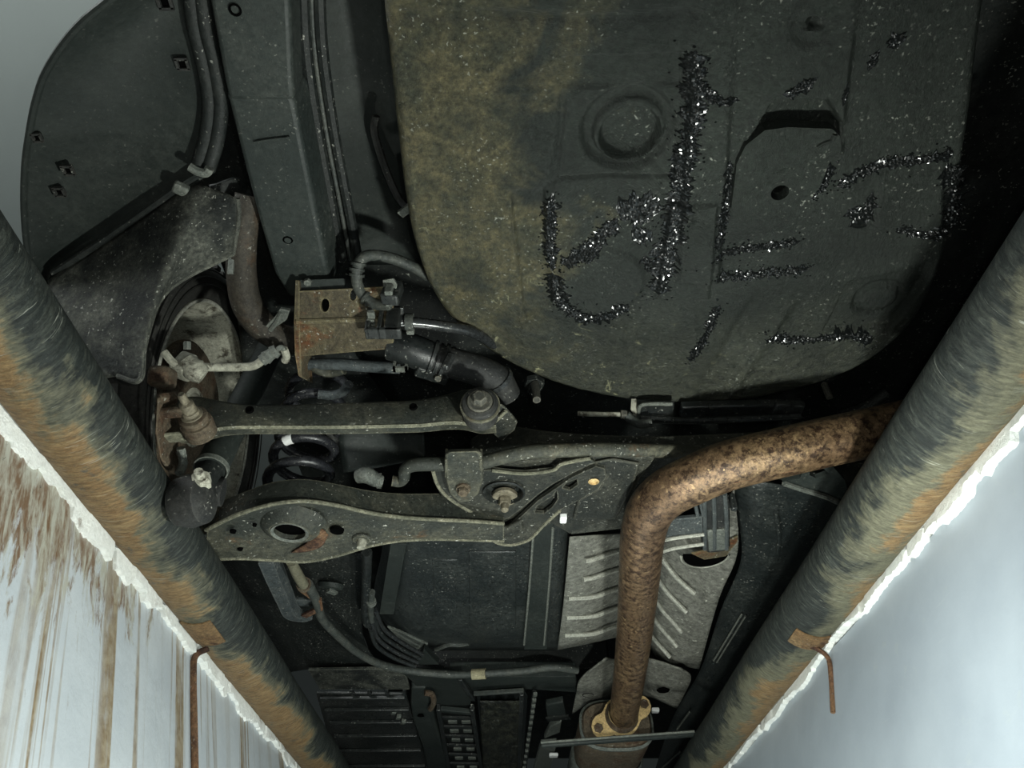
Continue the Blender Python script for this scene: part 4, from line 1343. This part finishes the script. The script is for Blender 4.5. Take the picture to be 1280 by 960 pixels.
MB().tube(PZ([(620, 526, .695), (632, 514, .695)]), .003, 6, 1).build('weld', 'armlip', sf)

# hanging hardware in the dark gap in front of the tub
hg = thing('rear_crossmember_bolt', (0.03, 1.1, 0.82), 'small bolt and stud hanging in the dark gap by the tub', 'bolt')
MB().lathe([(0, 0), (.018, 0), (.018, -.01), (.011, -.012), (.011, -.024), (.0, -.024)], pz(668, 476, .86), (0, 0, 1), 6).build('nut', 'dark', hg)
MB().tube([pz(669, 480, .845), pz(671, 500, .80)], .007, 10, 1).build('stud', 'dbolt', hg)
bl = thing('brake_line', (0.2, 1.08, 0.78), 'thin bright brake line with fitting under the tub front', 'brake line')
MB().tube(PZ([(722, 517, .78), (750, 518, .78), (775, 518, .78)]), .0042, 8, 3).build('pipe', 'cream', bl)
MB().hexa(pz(776, 518, .78), (1, 0, 0), .008, .010).build('fitting', 'dbolt', bl)
MB().tube(PZ([(782, 518, .78), (790, 525, .775), (800, 530, .77), (815, 528, .77)]), .008, 10, 5).build('hose_end', 'cable', bl)
MB().tube(PZ([(800, 524, .785), (860, 526, .785), (920, 524, .785), (1000, 520, .79)]), .006, 8, 4).build('line', 'black', bl)
tc = thing('tub_catch', (0.24, 1.05, 0.80), 'small grey catch bracket hooked below the tub lip', 'bracket')
MB().plate(PZ([(789, 498, .82), (795, 498, .82), (797, 514, .80), (793, 520, .795), (788, 512, .80)]), (.004, .01, .004)).build('hook', 'cream', tc, bevel=.001)
MB().tube(PZ([(798, 516, .80), (800, 508, .80), (810, 505, .80), (840, 505, .80)]), .0035, 8, 5).build('wire_edge', 'grey', tc)
MB().bar(pz(800, 511, .805), pz(842, 509, .805), .03, .008).build('plate', 'black', tc, bevel=.002)
hs = thing('fuel_line_tray', (0.42, 1.07, 0.8), 'glossy black line tray in the gap under the tub', 'tray')
MB().bar(pz(850, 512, .81), pz(1000, 508, .81), .03, .015).build('tray', 'black', hs, bevel=.003)
MB().box(pz(985, 510, .80), (.05, .03, .012)).build('clip', 'black', hs, bevel=.003)
MB().tube(PZ([(1030, 480, .86), (1037, 497, .83)]), .006, 8, 1).build('stud', 'dbolt', hs)
MB().tube(PZ([(1050, 520, .86), (1080, 510, .87), (1110, 490, .88)]), .012, 10, 5).build('bracket_edge', 'dark', hs)

# ================================================================== exhaust
ex = thing('exhaust_pipe', (0.3, 1.4, 0.58), 'rusty brown bent exhaust pipe running forward under the subframe', 'exhaust pipe')
ez = .622
ep = PZ([(1300, 490, .735), (1190, 516, .705), (1110, 536, .685), (1040, 551, .668), (970, 567, .652), (910, 582, .64), (866, 600, .63), (833, 617, .625), (812, 640, ez), (803, 672, ez), (800, 710, ez), (796, 760, ez), (791, 810, ez), (786, 850, ez), (782, 876, ez), (780, 892, ez)])
MB().tube(ep, .0372, 28, 8).build('pipe', 'exhaust', ex, angle=60)
MB().tube([ep[4].lerp(ep[3], .2) + V((0, -.004, -.0365)), ep[5] + V((0.0, -.008, -.0352))], .0016, 6, 1).build('seam_weld', 'rust', ex)
fl_y = ep[-2].y
fc = pz(777, 895, ez)
# flange plate
fpts = []
d0 = .03
for k in range(40):
    a = 2 * math.pi * k / 40
    r = .052
    x_ = r * math.cos(a)
    z_ = r * math.sin(a)
    # two ears
    e = max(0, abs(math.cos(a - .45)) - .80) / .20
    r2 = .049 + .038 * e
    fpts.append(fc + V((r2 * math.cos(a), 0, r2 * math.sin(a))))
eh = [circle(fc + V((s * .070 * math.cos(.45), 0, s * .070 * math.sin(.45))), (0, 1, 0), .009, 14) for s in (-1, 1)]
flo = MB().plate(fpts, (0, .010, 0), eh).build('flange', 'flange', ex)
for s in (-1, 1):
    MB().hexa(fc + V((s * .070 * math.cos(.45), .004, s * .070 * math.sin(.45))), (0, -1, 0), .0125, .010).build('bolt', 'brown', flo)
MB().lathe([(.037, 0), (.044, -.002), (.042, -.012), (.037, -.02)], fc, (0, 1, 0), 28).build('weld_ring', 'brown', ex)
rs = thing('resonator', (0.28, 2.3, 0.55), 'oval brown-grey resonator can behind the brass exhaust flange', 'resonator')


def oval(c, rx, rz, n=36):
    out = []
    for k in range(n):
        a = 2 * math.pi * k / n
        ca, sa = math.cos(a), math.sin(a)
        out.append(V((c.x + rx * abs(ca) ** .7 * (1 if ca > 0 else -1), c.y, c.z + rz * abs(sa) ** .7 * (1 if sa > 0 else -1))))
    return out


rc = V((fc.x - .008, fc.y + .05, ez - .005))
MB().loft([oval(rc + V((0, 0, 0)), .088, .055), oval(rc + V((0, .012, 0)), .096, .062), oval(rc + V((0, .09, 0)), .099, .064), oval(rc + V((0, .75, 0)), .099, .064), oval(rc + V((0, .80, 0)), .08, .05)]).build('can', 'brown', rs)
MB().loft([oval(rc + V((0, .004, 0)), .094, .060), oval(rc + V((0, .010, 0)), .100, .066), oval(rc + V((0, .018, 0)), .100, .066), oval(rc + V((0, .022, 0)), .097, .063)], cap=False).build('front_seam', 'grey', rs)
MB().loft([oval(rc + V((0, .26, -.004)), .099, .064), oval(rc + V((0, .27, -.004)), .105, .07), oval(rc + V((0, .50, -.004)), .105, .07), oval(rc + V((0, .51, -.004)), .099, .064)], cap=False).build('band', 'grey', rs)
# hanger
hn = thing('exhaust_hanger', (0.36, 1.15, 0.66), 'grey rubber exhaust hanger block with steel arms by the bend', 'hanger')
MB().plate(PZ([(877, 612), (893, 610), (908, 614), (913, 632), (913, 684), (906, 690), (884, 692), (878, 680)], .672), (0, .004, .03)).build('rubber_block', 'rubber', hn, bevel=.005, seg=3)
for (u0, u1) in ((880, 881), (892, 893), (906, 908)):
    MB().tube(PZ([(u0, 618, .671), (u1, 650, .670), (u1, 686, .670)]), .0042, 8, 4).build('moulded_rib', 'slate', hn)
MB().plate(PZ([(884, 664), (908, 662), (908, 688), (886, 690)], .668), (0, 0, .006)).build('worn_pad', 'grey', hn, bevel=.003)
MB().plate(PZ([(822, 652, .668), (836, 650, .668), (878, 646, .668), (879, 668, .664), (836, 674, .664), (822, 676, .664)]), (0, .002, .008)).build('hanger_arm', 'slate', hn, bevel=.003)
MB().tube(PZ([(820, 682, .66), (836, 674, .661), (880, 668, .662)]), .0035, 8, 4).build('arm_edge', 'shieldrib', hn)
MB().tube(PZ([(818, 694, .66), (840, 686, .66), (880, 680, .66)]), .0035, 8, 4).build('arm_edge', 'shieldrib', hn)
MB().tube(PZ([(836, 634, .68), (852, 631, .68), (876, 628, .68)]), .004, 8, 3).build('rod', 'grey', hn)
for u in (868, 875):
    MB().tube(PZ([(u, 614, .68), (u + 1, 628, .675), (u + 4, 644, .67)]), .0035, 8, 3).build('rod', 'slate', hn)
MB().box(pz(916, 628, .675), (.010, .012, .03)).build('tab', 'black', hn, bevel=.002)

# ================================================================== tunnel heat shield
he = thing('heat_shield', (0.35, 1.6, 0.70), 'ribbed silver-grey heat shield above the exhaust pipe', 'heat shield')


def hsurf(s, t):
    """s across 0..1, t forward 0..1; the tunnel arches up in the middle"""
    yl = 1.40 + t * 0.50
    xl, xr = 0.125 + 0.03 * (t), 0.63 - 0.16 * t
    x_ = xl + (xr - xl) * s
    arch = math.sin(math.pi * min(1, max(0, (s - .12) / .70))) if .12 < s < .82 else 0
    return V((x_, yl, .70 + .075 * arch + .012 * t))


hleft = [[(712, 671, .716), (742, 669, .73), (782, 667, .76), (800, 666, .78)],
         [(708, 715, .716), (738, 708, .725), (782, 697, .765), (800, 692, .79)],
         [(703, 765, .716), (735, 762, .722), (778, 745, .765), (800, 738, .79)],
         [(697, 812, .716), (728, 806, .722), (772, 796, .765), (800, 790, .79)]]
sheet([PZ(r) for r in hleft], 5, 6).build('left_wing', 'shield', he, solid=.002)
hr_ = [[(815, 690, .79), (842, 672, .775), (885, 640, .735), (918, 612, .72)],
       [(812, 720, .79), (838, 730, .76), (890, 715, .725), (922, 690, .715)],
       [(810, 758, .79), (832, 775, .75), (868, 772, .72), (898, 750, .715)],
       [(805, 800, .79), (826, 826, .75), (850, 832, .72), (874, 836, .715)]]
sheet([PZ(r) for r in hr_], 5, 6).build('right_wing', 'shield', he, solid=.002)
for v0 in (697, 720, 744, 768, 790):
    k = (v0 - 671) / 140
    MB().tube(PZ([(714 - 14 * k + (20 if v0 < 730 else 4), v0 + 4, .714), (742, v0 + 2, .720), (762, v0 - 5, .738), (790, v0 - 14, .772)]), .0055, 8, 6).build('rib', 'shieldrib', he)
for (u0, v0, u1, v1) in ((822, 692, 868, 742), (816, 715, 858, 765), (813, 738, 852, 790), (811, 760, 846, 808), (808, 781, 838, 822)):
    um, vm = (u0 + u1) / 2, (v0 + v1) / 2
    MB().tube(PZ([(u0, v0, .782), (um - 9, vm - 7, .762), (um + 4, vm + 8, .745), (u1, v1, .722)]), .0055, 8, 6).build('rib', 'shieldrib', he)
# cut-out in the shield behind the hanger: rim, and black plate as painted shade
hc = pz(882, 694, .712)
b = MB()
vs, fs = [], []
for k in range(24):
    a = math.pi * k / 23
    for r, dz in ((.050, 0), (.046, -.003), (.044, .006)):
        vs.append(hc + V((-r * math.cos(a), r * math.sin(a) * 1.1, dz)))
for k in range(23):
    for j in range(2):
        fs.append((k * 3 + j, k * 3 + j + 1, k * 3 + j + 4, k * 3 + j + 3))
MB().add(vs, fs).build('cutout_rim', 'shieldrib', he)
dk = [hc + V((-.044 * math.cos(math.pi * k / 23), .044 * math.sin(math.pi * k / 23) * 1.1, -.001)) for k in range(24)]
MB().plate(dk, (0, 0, .004)).build('cutout_shade', 'hole', he)
MB().plate([p + V((0, -.03, -.002)) for p in (hc + V((-.03, .02, 0)), hc + V((.0, .045, 0)), hc + V((.04, .03, 0)), hc + V((.05, -.03, 0)), hc + V((.045, -.05, 0)), hc + V((.01, 0, 0)))], (0, 0, .003)).build('rusty_edge', 'bracket', he)
MB().plate(PZ([(716, 640, .70), (778, 632, .70), (784, 660, .712), (714, 668, .712)]), (0, .002, .006)).build('rear_flap', 'flap', he, bevel=.001)

# ================================================================== fuel tank
tk = thing('fuel_tank', (-0.05, 1.55, 0.66), 'large black moulded fuel tank with straps beneath the floor', 'fuel tank')
tkz = .715
prof = []
rows = [PZ([(482, 640, .80), (500, 650, .73), (560, 650, tkz), (640, 650, tkz), (705, 650, .72), (712, 650, .80)]),
        PZ([(478, 690, .80), (500, 688, .725), (560, 686, tkz), (640, 686, tkz), (702, 684, .72), (708, 684, .80)]),
        PZ([(468, 750, .80), (498, 745, .725), (560, 745, tkz), (640, 745, tkz), (698, 745, .72), (704, 745, .80)]),
        PZ([(490, 790, .79), (520, 795, .735), (565, 796, .725), (640, 798, .725), (696, 800, .73), (700, 800, .80)]),
        PZ([(500, 800, .85), (535, 812, .80), (570, 812, .79), (640, 812, .79), (692, 812, .79), (697, 812, .85)])]
sheet(rows, 6, 6).build('shell', 'tank', tk, solid=.004)
MB().plate(PZ([(586, 690), (645, 690), (645, 782), (587, 783)], tkz - .006), (0, 0, .006)).build('raised_panel', 'tank', tk, bevel=.003)
MB().plate(PZ([(540, 700), (572, 700), (570, 770), (545, 772)], tkz - .004), (0, 0, .005)).build('raised_panel', 'tank', tk, bevel=.003)
MB().plate(PZ([(668, 655), (692, 650), (684, 812), (655, 812)], tkz - .012), (0, 0, .005)).build('strap', 'liner', tk, bevel=.001)
for (u0, u1) in ((668, 655), (692, 680)):
    MB().tube(PZ([(u0 - 1, 660), ((u0 + u1) / 2, 735), (u1, 806)], tkz - .013), .0025, 6, 3).build('strap_edge', 'grey', tk)
MB().plate(PZ([(488, 680), (508, 680), (492, 768), (474, 768)], tkz - .012), (0, 0, .006)).build('strap', 'liner', tk, bevel=.001)
MB().plate(PZ([(484, 784, .73), (500, 790, .73), (535, 806, .73), (522, 812, .73), (500, 800, .73)]), (0, 0, .006)).build('strap_foot', 'grey', tk, bevel=.001)
MB().tube(PZ([(545, 812, .74), (560, 806, .74), (575, 806, .74), (586, 804, .74)]), .006, 8, 5).build('vent_stub', 'cable', tk)

# ================================================================== park brake cable and trailing parts
pb = thing('parking_brake_cable', (-0.2, 1.9, 0.66), 'long grey parking brake cable sweeping below the fuel tank', 'cable')
MB().tube(PZ([(385, 730, .63), (396, 752, .65), (402, 772, .66), (420, 792, .67), (445, 814, .68), (475, 830, .685), (510, 838, .69), (560, 843, .69), (600, 842, .69), (650, 839, .695), (690, 834, .70), (722, 838, .70)]), .0095, 12, 6).build('sheath', 'cable', pb)
MB().tube(PZ([(590, 843, .689), (607, 842, .689)]), .0135, 12, 1).build('sleeve', 'tan', pb)
MB().tube(PZ([(364, 702, .61), (372, 718, .62), (380, 732, .63)]), [.009, .010, .010], 10, 4).build('end_rod', 'oliverod', pb)
MB().lathe([(.009, -.004), (.014, -.004), (.014, .004), (.009, .004)], pz(380, 731, .63), pz(385, 740, .635) - pz(372, 718, .62), 14).build('ferrule', 'brown', pb)
sb = MB()
sb.bar(pz(376, 736, .635), pz(398, 752, .645), .012, .006)
sb.bar(pz(398, 748, .645), pz(400, 762, .65), .012, .006)
sb.bar(pz(400, 760, .65), pz(380, 770, .65), .014, .006)
sb.build('cable_bracket', 'rust', pb, bevel=.001)
ta = thing('trailing_arm', (-0.42, 1.3, 0.6), 'bent blue-grey flat steel arm below the control arm', 'suspension arm')
MB().tube(PZ([(335, 695, .62), (345, 720, .63), (356, 746, .64), (364, 764, .65), (376, 770, .655), (388, 768, .655)]), [.020, .020, .019, .018, .014, .012], 4, 6, flat=.7).build('arm', 'slate', ta)
MB().tube(PZ([(330, 696, .615), (342, 724, .625), (354, 752, .638)]), .004, 6, 4).build('rolled_edge', 'slate', ta)
MB().box(pz(380, 752, .67), (.05, .03, .01)).build('cable_guide', 'slate', ta, bevel=.003)
sw = thing('body_side_panel', (-0.45, 1.8, 0.72), 'dark inner sill panel with a plug left of the fuel tank', 'panel')
rows = [PZ([(250, 690, .80), (330, 690, .78), (400, 690, .76), (455, 690, .75)]), PZ([(290, 740, .80), (350, 740, .77), (405, 745, .75), (452, 745, .745)]), PZ([(330, 800, .80), (370, 795, .76), (410, 795, .74), (455, 800, .735)]), PZ([(360, 840, .78), (395, 835, .74), (440, 835, .73), (475, 832, .73)])]
sheet(rows, 5, 5).build('panel', 'dark', sw, solid=.004)
MB().lathe([(.028, .004), (.026, -.006), (.018, -.008), (.016, -.004), (.012, -.010), (0, -.010)], pz(414, 732, .745), (.1, -.3, 1), 24).build('plug', 'body', sw)
MB().bar(pz(410, 738, .73), pz(420, 742, .73), .012, .006).build('plug_tab', 'grey', sw)
fb = thing('fuel_feed_pipe', (-0.24, 1.7, 0.68), 'black feed pipe with fitting dropping beside the tank', 'pipe')
MB().tube(PZ([(459, 690, .70), (458, 730, .70), (457, 765, .70), (460, 780, .70), (466, 776, .70)]), .010, 12, 5).build('pipe', 'black', fb)
MB().tube(PZ([(465, 740, .695), (463, 758, .695), (465, 776, .695)]), .007, 10, 3).build('fitting', 'cable', fb)
MB().lathe([(.006, -.006), (.011, -.006), (.011, .006), (.006, .006)], pz(464, 752, .695), (0, 1, 0), 14).build('collar', 'grey', fb)
for i in range(4):
    g = [(469 - i * 2, 762 + i * 8, .70 - i * .004), (480 - i * 3, 786 + i * 7, .70 - i * .004), (502 - i * 3, 803 + i * 6.5, .70 - i * .004), (528 - i * 3, 818 + i * 5, .70 - i * .004)]
    t = MB().tube(PZ(g), .0052, 10, 6).build('fuel_line', 'shiny' if i % 2 == 0 else 'black')
    tag(t, ['topmost thin shiny line of the bundle below the tank', 'second thin black line of the bundle below the tank', 'third thin shiny line of the bundle below the tank', 'lowest thin black line of the bundle below the tank'][i], 'fuel line', 'bundle of thin lines below the tank')

# ================================================================== front underfloor, bottom of the picture
up3 = thing('ribbed_underfloor_panel', (-0.35, 2.2, 0.68), 'black ribbed plastic underfloor panel at the lower left', 'underfloor panel')
uz = .71
MB().plate(PZ([(385, 838), (506, 836), (512, 862), (400, 862)], uz), (0, 0, .008)).build('rear_strip', 'flap', up3, bevel=.002)
MB().plate(PZ([(395, 867), (507, 868), (545, 990), (430, 990)], uz), (0, 0, .008)).build('panel', 'black', up3, bevel=.002)
for k in range(6):
    v0 = 872 + k * 14 + k * k * .6
    MB().bar(pz(400 + k * 6, v0 + 1, uz - .005), pz(507 + k * 5, v0, uz - .005), .016, .012).build('rib', 'black', up3, bevel=.003)
for k in range(4):
    MB().box(pz(440 + k * 22, 866, uz), (.008, .03, .012)).build('tooth', 'black', up3)
for k in range(3):
    MB().box(pz(492 + k * 6, 890 + k * 6, uz - .006), (.014, .022, .012), Matrix.Rotation(.3, 3, 'Z')).build('clip', 'grey', up3, bevel=.002)
fr = thing('floor_beam', (-0.25, 2.3, 0.66), 'slanted dark box beam between ribbed panel and ladder tray', 'beam')
st = []
for (ul, ur, v, z) in ((514, 532, 860, .70), (513, 540, 880, .70), (516, 543, 900, .69), (527, 553, 930, .69), (541, 572, 990, .69)):
    a, b_ = pz(ul, v, z), pz(ur, v, z)
    st.append([a, b_, b_ + V((.01, 0, .05)), a + V((0, 0, .05))])
MB().loft(st).build('beam', 'body', fr, bevel=.006, seg=3)
MB().lathe([(.011, 0), (.008, -.001), (.007, .006), (0, .006)], pz(526, 895, .689), (0, 0, 1), 14).build('hole', 'hole', fr)  # black disc paints the shade of an opening in the beam
MB().tube(PZ([(531, 866), (540, 868), (542, 878), (538, 886)], .688), .008, 8, 5).build('collar', 'brown', fr)
gu = thing('gusset_panel', (-0.16, 2.05, 0.68), 'smooth dark triangular gusset panel under the brake cable', 'panel')
MB().plate(PZ([(502, 842), (570, 846), (590, 872), (588, 882), (545, 882), (530, 868), (512, 850)], .705), (0, .0, .02)).build('panel', 'liner', gu, bevel=.004)
MB().plate(PZ([(530, 812), (549, 831), (516, 831)], .71), (0, .01, .02)).build('corner_web', 'liner', gu, bevel=.002)
MB().bar(pz(575, 848, .70), pz(592, 874, .70), .012, .012).build('edge_rib', 'black', gu, bevel=.002)
ld = thing('ladder_tray', (-0.14, 2.4, 0.68), 'black slotted ladder tray with two columns of openings', 'tray')
lz = .695
for (u0, u1) in ((548, 566), (590, 606)):
    MB().bar(pz(u0, 884, lz), pz(u1, 985, lz), .012, .02).build('side_rail', 'black', ld, bevel=.002)
MB().bar(pz(550, 886, lz), pz(590, 890, lz), .02, .014).build('end_bar', 'body', ld, bevel=.002)
for k in range(8):
    t = k / 7
    v0 = 897 + 80 * t
    uL, uR = 550 + 15 * t, 592 + 12 * t
    MB().bar(pz(uL, v0, lz + .004), pz(uR, v0 + 1, lz + .004), .020, .006).build('rung', 'black', ld)
    for s in (.38, .78):
        MB().box(pz(uL + (uR - uL) * s, v0 + 5, lz + .003), (.026, .022, .006)).build('tab', 'grey', ld)
MB().plate(PZ([(548, 882), (592, 882), (612, 990), (566, 990)], lz + .018), (0, 0, .004)).build('back', 'dark', ld)
wp = thing('wet_oil_pan', (0.0, 2.3, 0.68), 'glossy wet black pan with beaded edge in the tunnel', 'pan')
wz = .70
MB().plate(PZ([(596, 868), (656, 864), (660, 870), (652, 990), (608, 990)], wz), (0, 0, .006)).build('pan', 'gloss', wp, bevel=.002)
rnd = random.Random(3)
rows = []
for i in range(20):
    row = []
    for j in range(12):
        u = 600 + 50 * j / 11 + i * .2
        v = 876 + 100 * i / 19
        row.append(pz(u, v, wz - .006 + rnd.uniform(-.006, .004)))
    rows.append(row)
sheet(rows, 2, 2).build('tar_film', 'wet', wp, solid=.002)
for (ua, ub) in ((652, 648), (668, 654)):
    MB().bar(pz(ua, 866, wz - .004), pz(ub, 975, wz - .004), .012, .016).build('edge_rail', 'black', wp, bevel=.002)
MB().bar(pz(592, 867, wz - .004), pz(655, 863, wz - .004), .010, .012).build('edge_rail', 'cable', wp, bevel=.002)
for k in range(14):
    t = k / 13
    MB().box(pz(669 - 14 * t, 868 + 92 * t, wz - .014), (.010, .014, .008)).build('bead', 'grey', wp)
sb2 = thing('tunnel_side_brace', (0.08, 2.3, 0.68), 'grey stepped brace between wet pan and resonator', 'brace')
MB().plate(PZ([(682, 882), (704, 878), (708, 894), (684, 896)], .70), (0, 0, .02)).build('upper_step', 'body', sb2, bevel=.004)
MB().plate(PZ([(688, 908), (702, 902), (700, 916), (680, 924)], .70), (0, 0, .02)).build('middle_step', 'grey', sb2, bevel=.004)
MB().plate(PZ([(676, 932), (696, 930), (684, 975), (664, 975)], .70), (0, 0, .02)).build('lower_step', 'grey', sb2, bevel=.004)
MB().bar(pz(684, 899, .705), pz(712, 896, .705), .03, .006).build('shelf', 'dark', sb2)
MB().box(pz(692, 944, .69), (.03, .03, .01)).build('clip', 'white', sb2, bevel=.003)
# heavy cross edge under tank
cx = thing('floor_crossmember', (0.0, 2.0, 0.72), 'dark floor crossmember running in front of the fuel tank', 'crossmember')
MB().plate(PZ([(560, 846), (640, 846), (720, 846), (722, 866), (660, 862), (600, 864), (588, 866)], .715), (0, 0, .04)).build('flange', 'body', cx, bevel=.004)
MB().bar(pz(520, 830, .80), pz(760, 826, .80), .09, .08).build('beam', 'dark', cx, bevel=.005)
# cross bar
cb2 = thing('tunnel_crossbar', (0.25, 2.35, 0.6), 'thin dark cross bar beneath the resonator', 'bar')
MB().bar(pz(676, 931, .53), pz(868, 917, .56), .018, .014).build('bar', 'body', cb2, bevel=.004)
MB().tube([pz(676, 928, .53), pz(868, 914, .56)], .003, 6, 1).build('edge', 'grey', cb2)
# butterfly brace plate over exhaust
bp = thing('tunnel_brace_plate', (0.3, 2.0, 0.66), 'grey folded butterfly brace plate behind the exhaust flange', 'brace')
bz = .70
lft = [[(758, 822, bz), (770, 824, bz + .03), (790, 824, bz + .05)], [(726, 848, bz), (745, 840, bz + .012), (790, 834, bz + .05)], [(720, 868, bz), (752, 862, bz + .004), (790, 858, bz + .05)], [(715, 892, bz), (742, 876, bz), (790, 866, bz + .05)]]
sheet([PZ(r) for r in lft], 5, 5).build('left_wing', 'shield', bp, solid=.004)
rgt = [[(790, 824, bz + .05), (815, 824, bz + .03), (852, 836, bz)], [(790, 838, bz + .05), (820, 842, bz + .02), (864, 846, bz)], [(790, 858, bz + .05), (820, 862, bz + .01), (856, 866, bz)], [(790, 866, bz + .05), (816, 872, bz + .01), (846, 885, bz)]]
sheet([PZ(r) for r in rgt], 5, 5).build('right_wing', 'shield', bp, solid=.004)
for (u, v) in ((735, 868), (829, 863)):
    MB().lathe([(.018, .001), (.015, -.003), (.013, .004), (0, .004)], pz(u, v, bz - .001), (0, 0, 1), 16).build('slot_shade', 'hole', bp)  # black discs paint the shade of the slots

# ================================================================== right side dark shield, sill
rt = thing('right_side_tank_shield', (0.6, 1.5, 0.68), 'smooth black plastic shield to the right of the heat shield', 'shield')
rows = [PZ([(915, 590, .74), (945, 600, .715), (1000, 610, .71), (1080, 620, .72)]), PZ([(922, 640, .735), (950, 650, .71), (1000, 650, .708), (1080, 650, .715)]),
        PZ([(926, 700, .72), (960, 700, .705), (1000, 700, .705), (1060, 700, .715)]), PZ([(900, 765, .72), (930, 765, .705), (965, 765, .705), (1010, 765, .715)]),
        PZ([(875, 838, .73), (900, 838, .705), (925, 838, .705), (960, 838, .715)]), PZ([(840, 900, .74), (865, 905, .705), (890, 905, .705), (920, 905, .715)]), PZ([(815, 975, .74), (830, 980, .705), (860, 980, .705), (890, 980, .715)])]
sheet(rows, 6, 6).build('shell', 'tank', rt, solid=.004)
MB().tube(PZ([(970, 640, .702), (974, 670, .70), (972, 690, .70)]), .004, 8, 4).build('moulded_rib', 'tank', rt)
for (p0, p1) in (((927, 768), (892, 826)), ((932, 770), (896, 828))):
    MB().tube(PZ([p0, p1], .698), .0022, 6, 1).build('edge_strip', 'grey', rt)
for (p0, p1) in (((862, 890), (846, 912)), ((884, 898), (860, 930)), ((850, 940), (822, 965))):
    MB().tube(PZ([p0, p1], .698), .003, 6, 1).build('edge_strip', 'grey', rt)
MB().box(pz(819, 888, .70), (.022, .022, .012)).build('bright_clip', 'white', rt, bevel=.003)
rb = thing('right_subframe_bracket', (0.55, 1.15, 0.68), 'dark slotted bracket right of the exhaust beside the pipe', 'bracket')
slo = PZ([(1012, 588), (1030, 586), (1036, 592), (1020, 598), (1012, 594)], .70)
MB().plate(PZ([(978, 602), (1000, 598), (1008, 580), (1040, 582), (1056, 600), (1062, 624), (1040, 622), (1010, 612), (985, 608)], .70), (0, .0, .008), [slo]).build('plate', 'body', rb)
MB().tube(PZ([(980, 604), (1004, 612), (1030, 620), (1052, 630)], .698), .005, 8, 5).build('lower_edge', 'grey', rb)
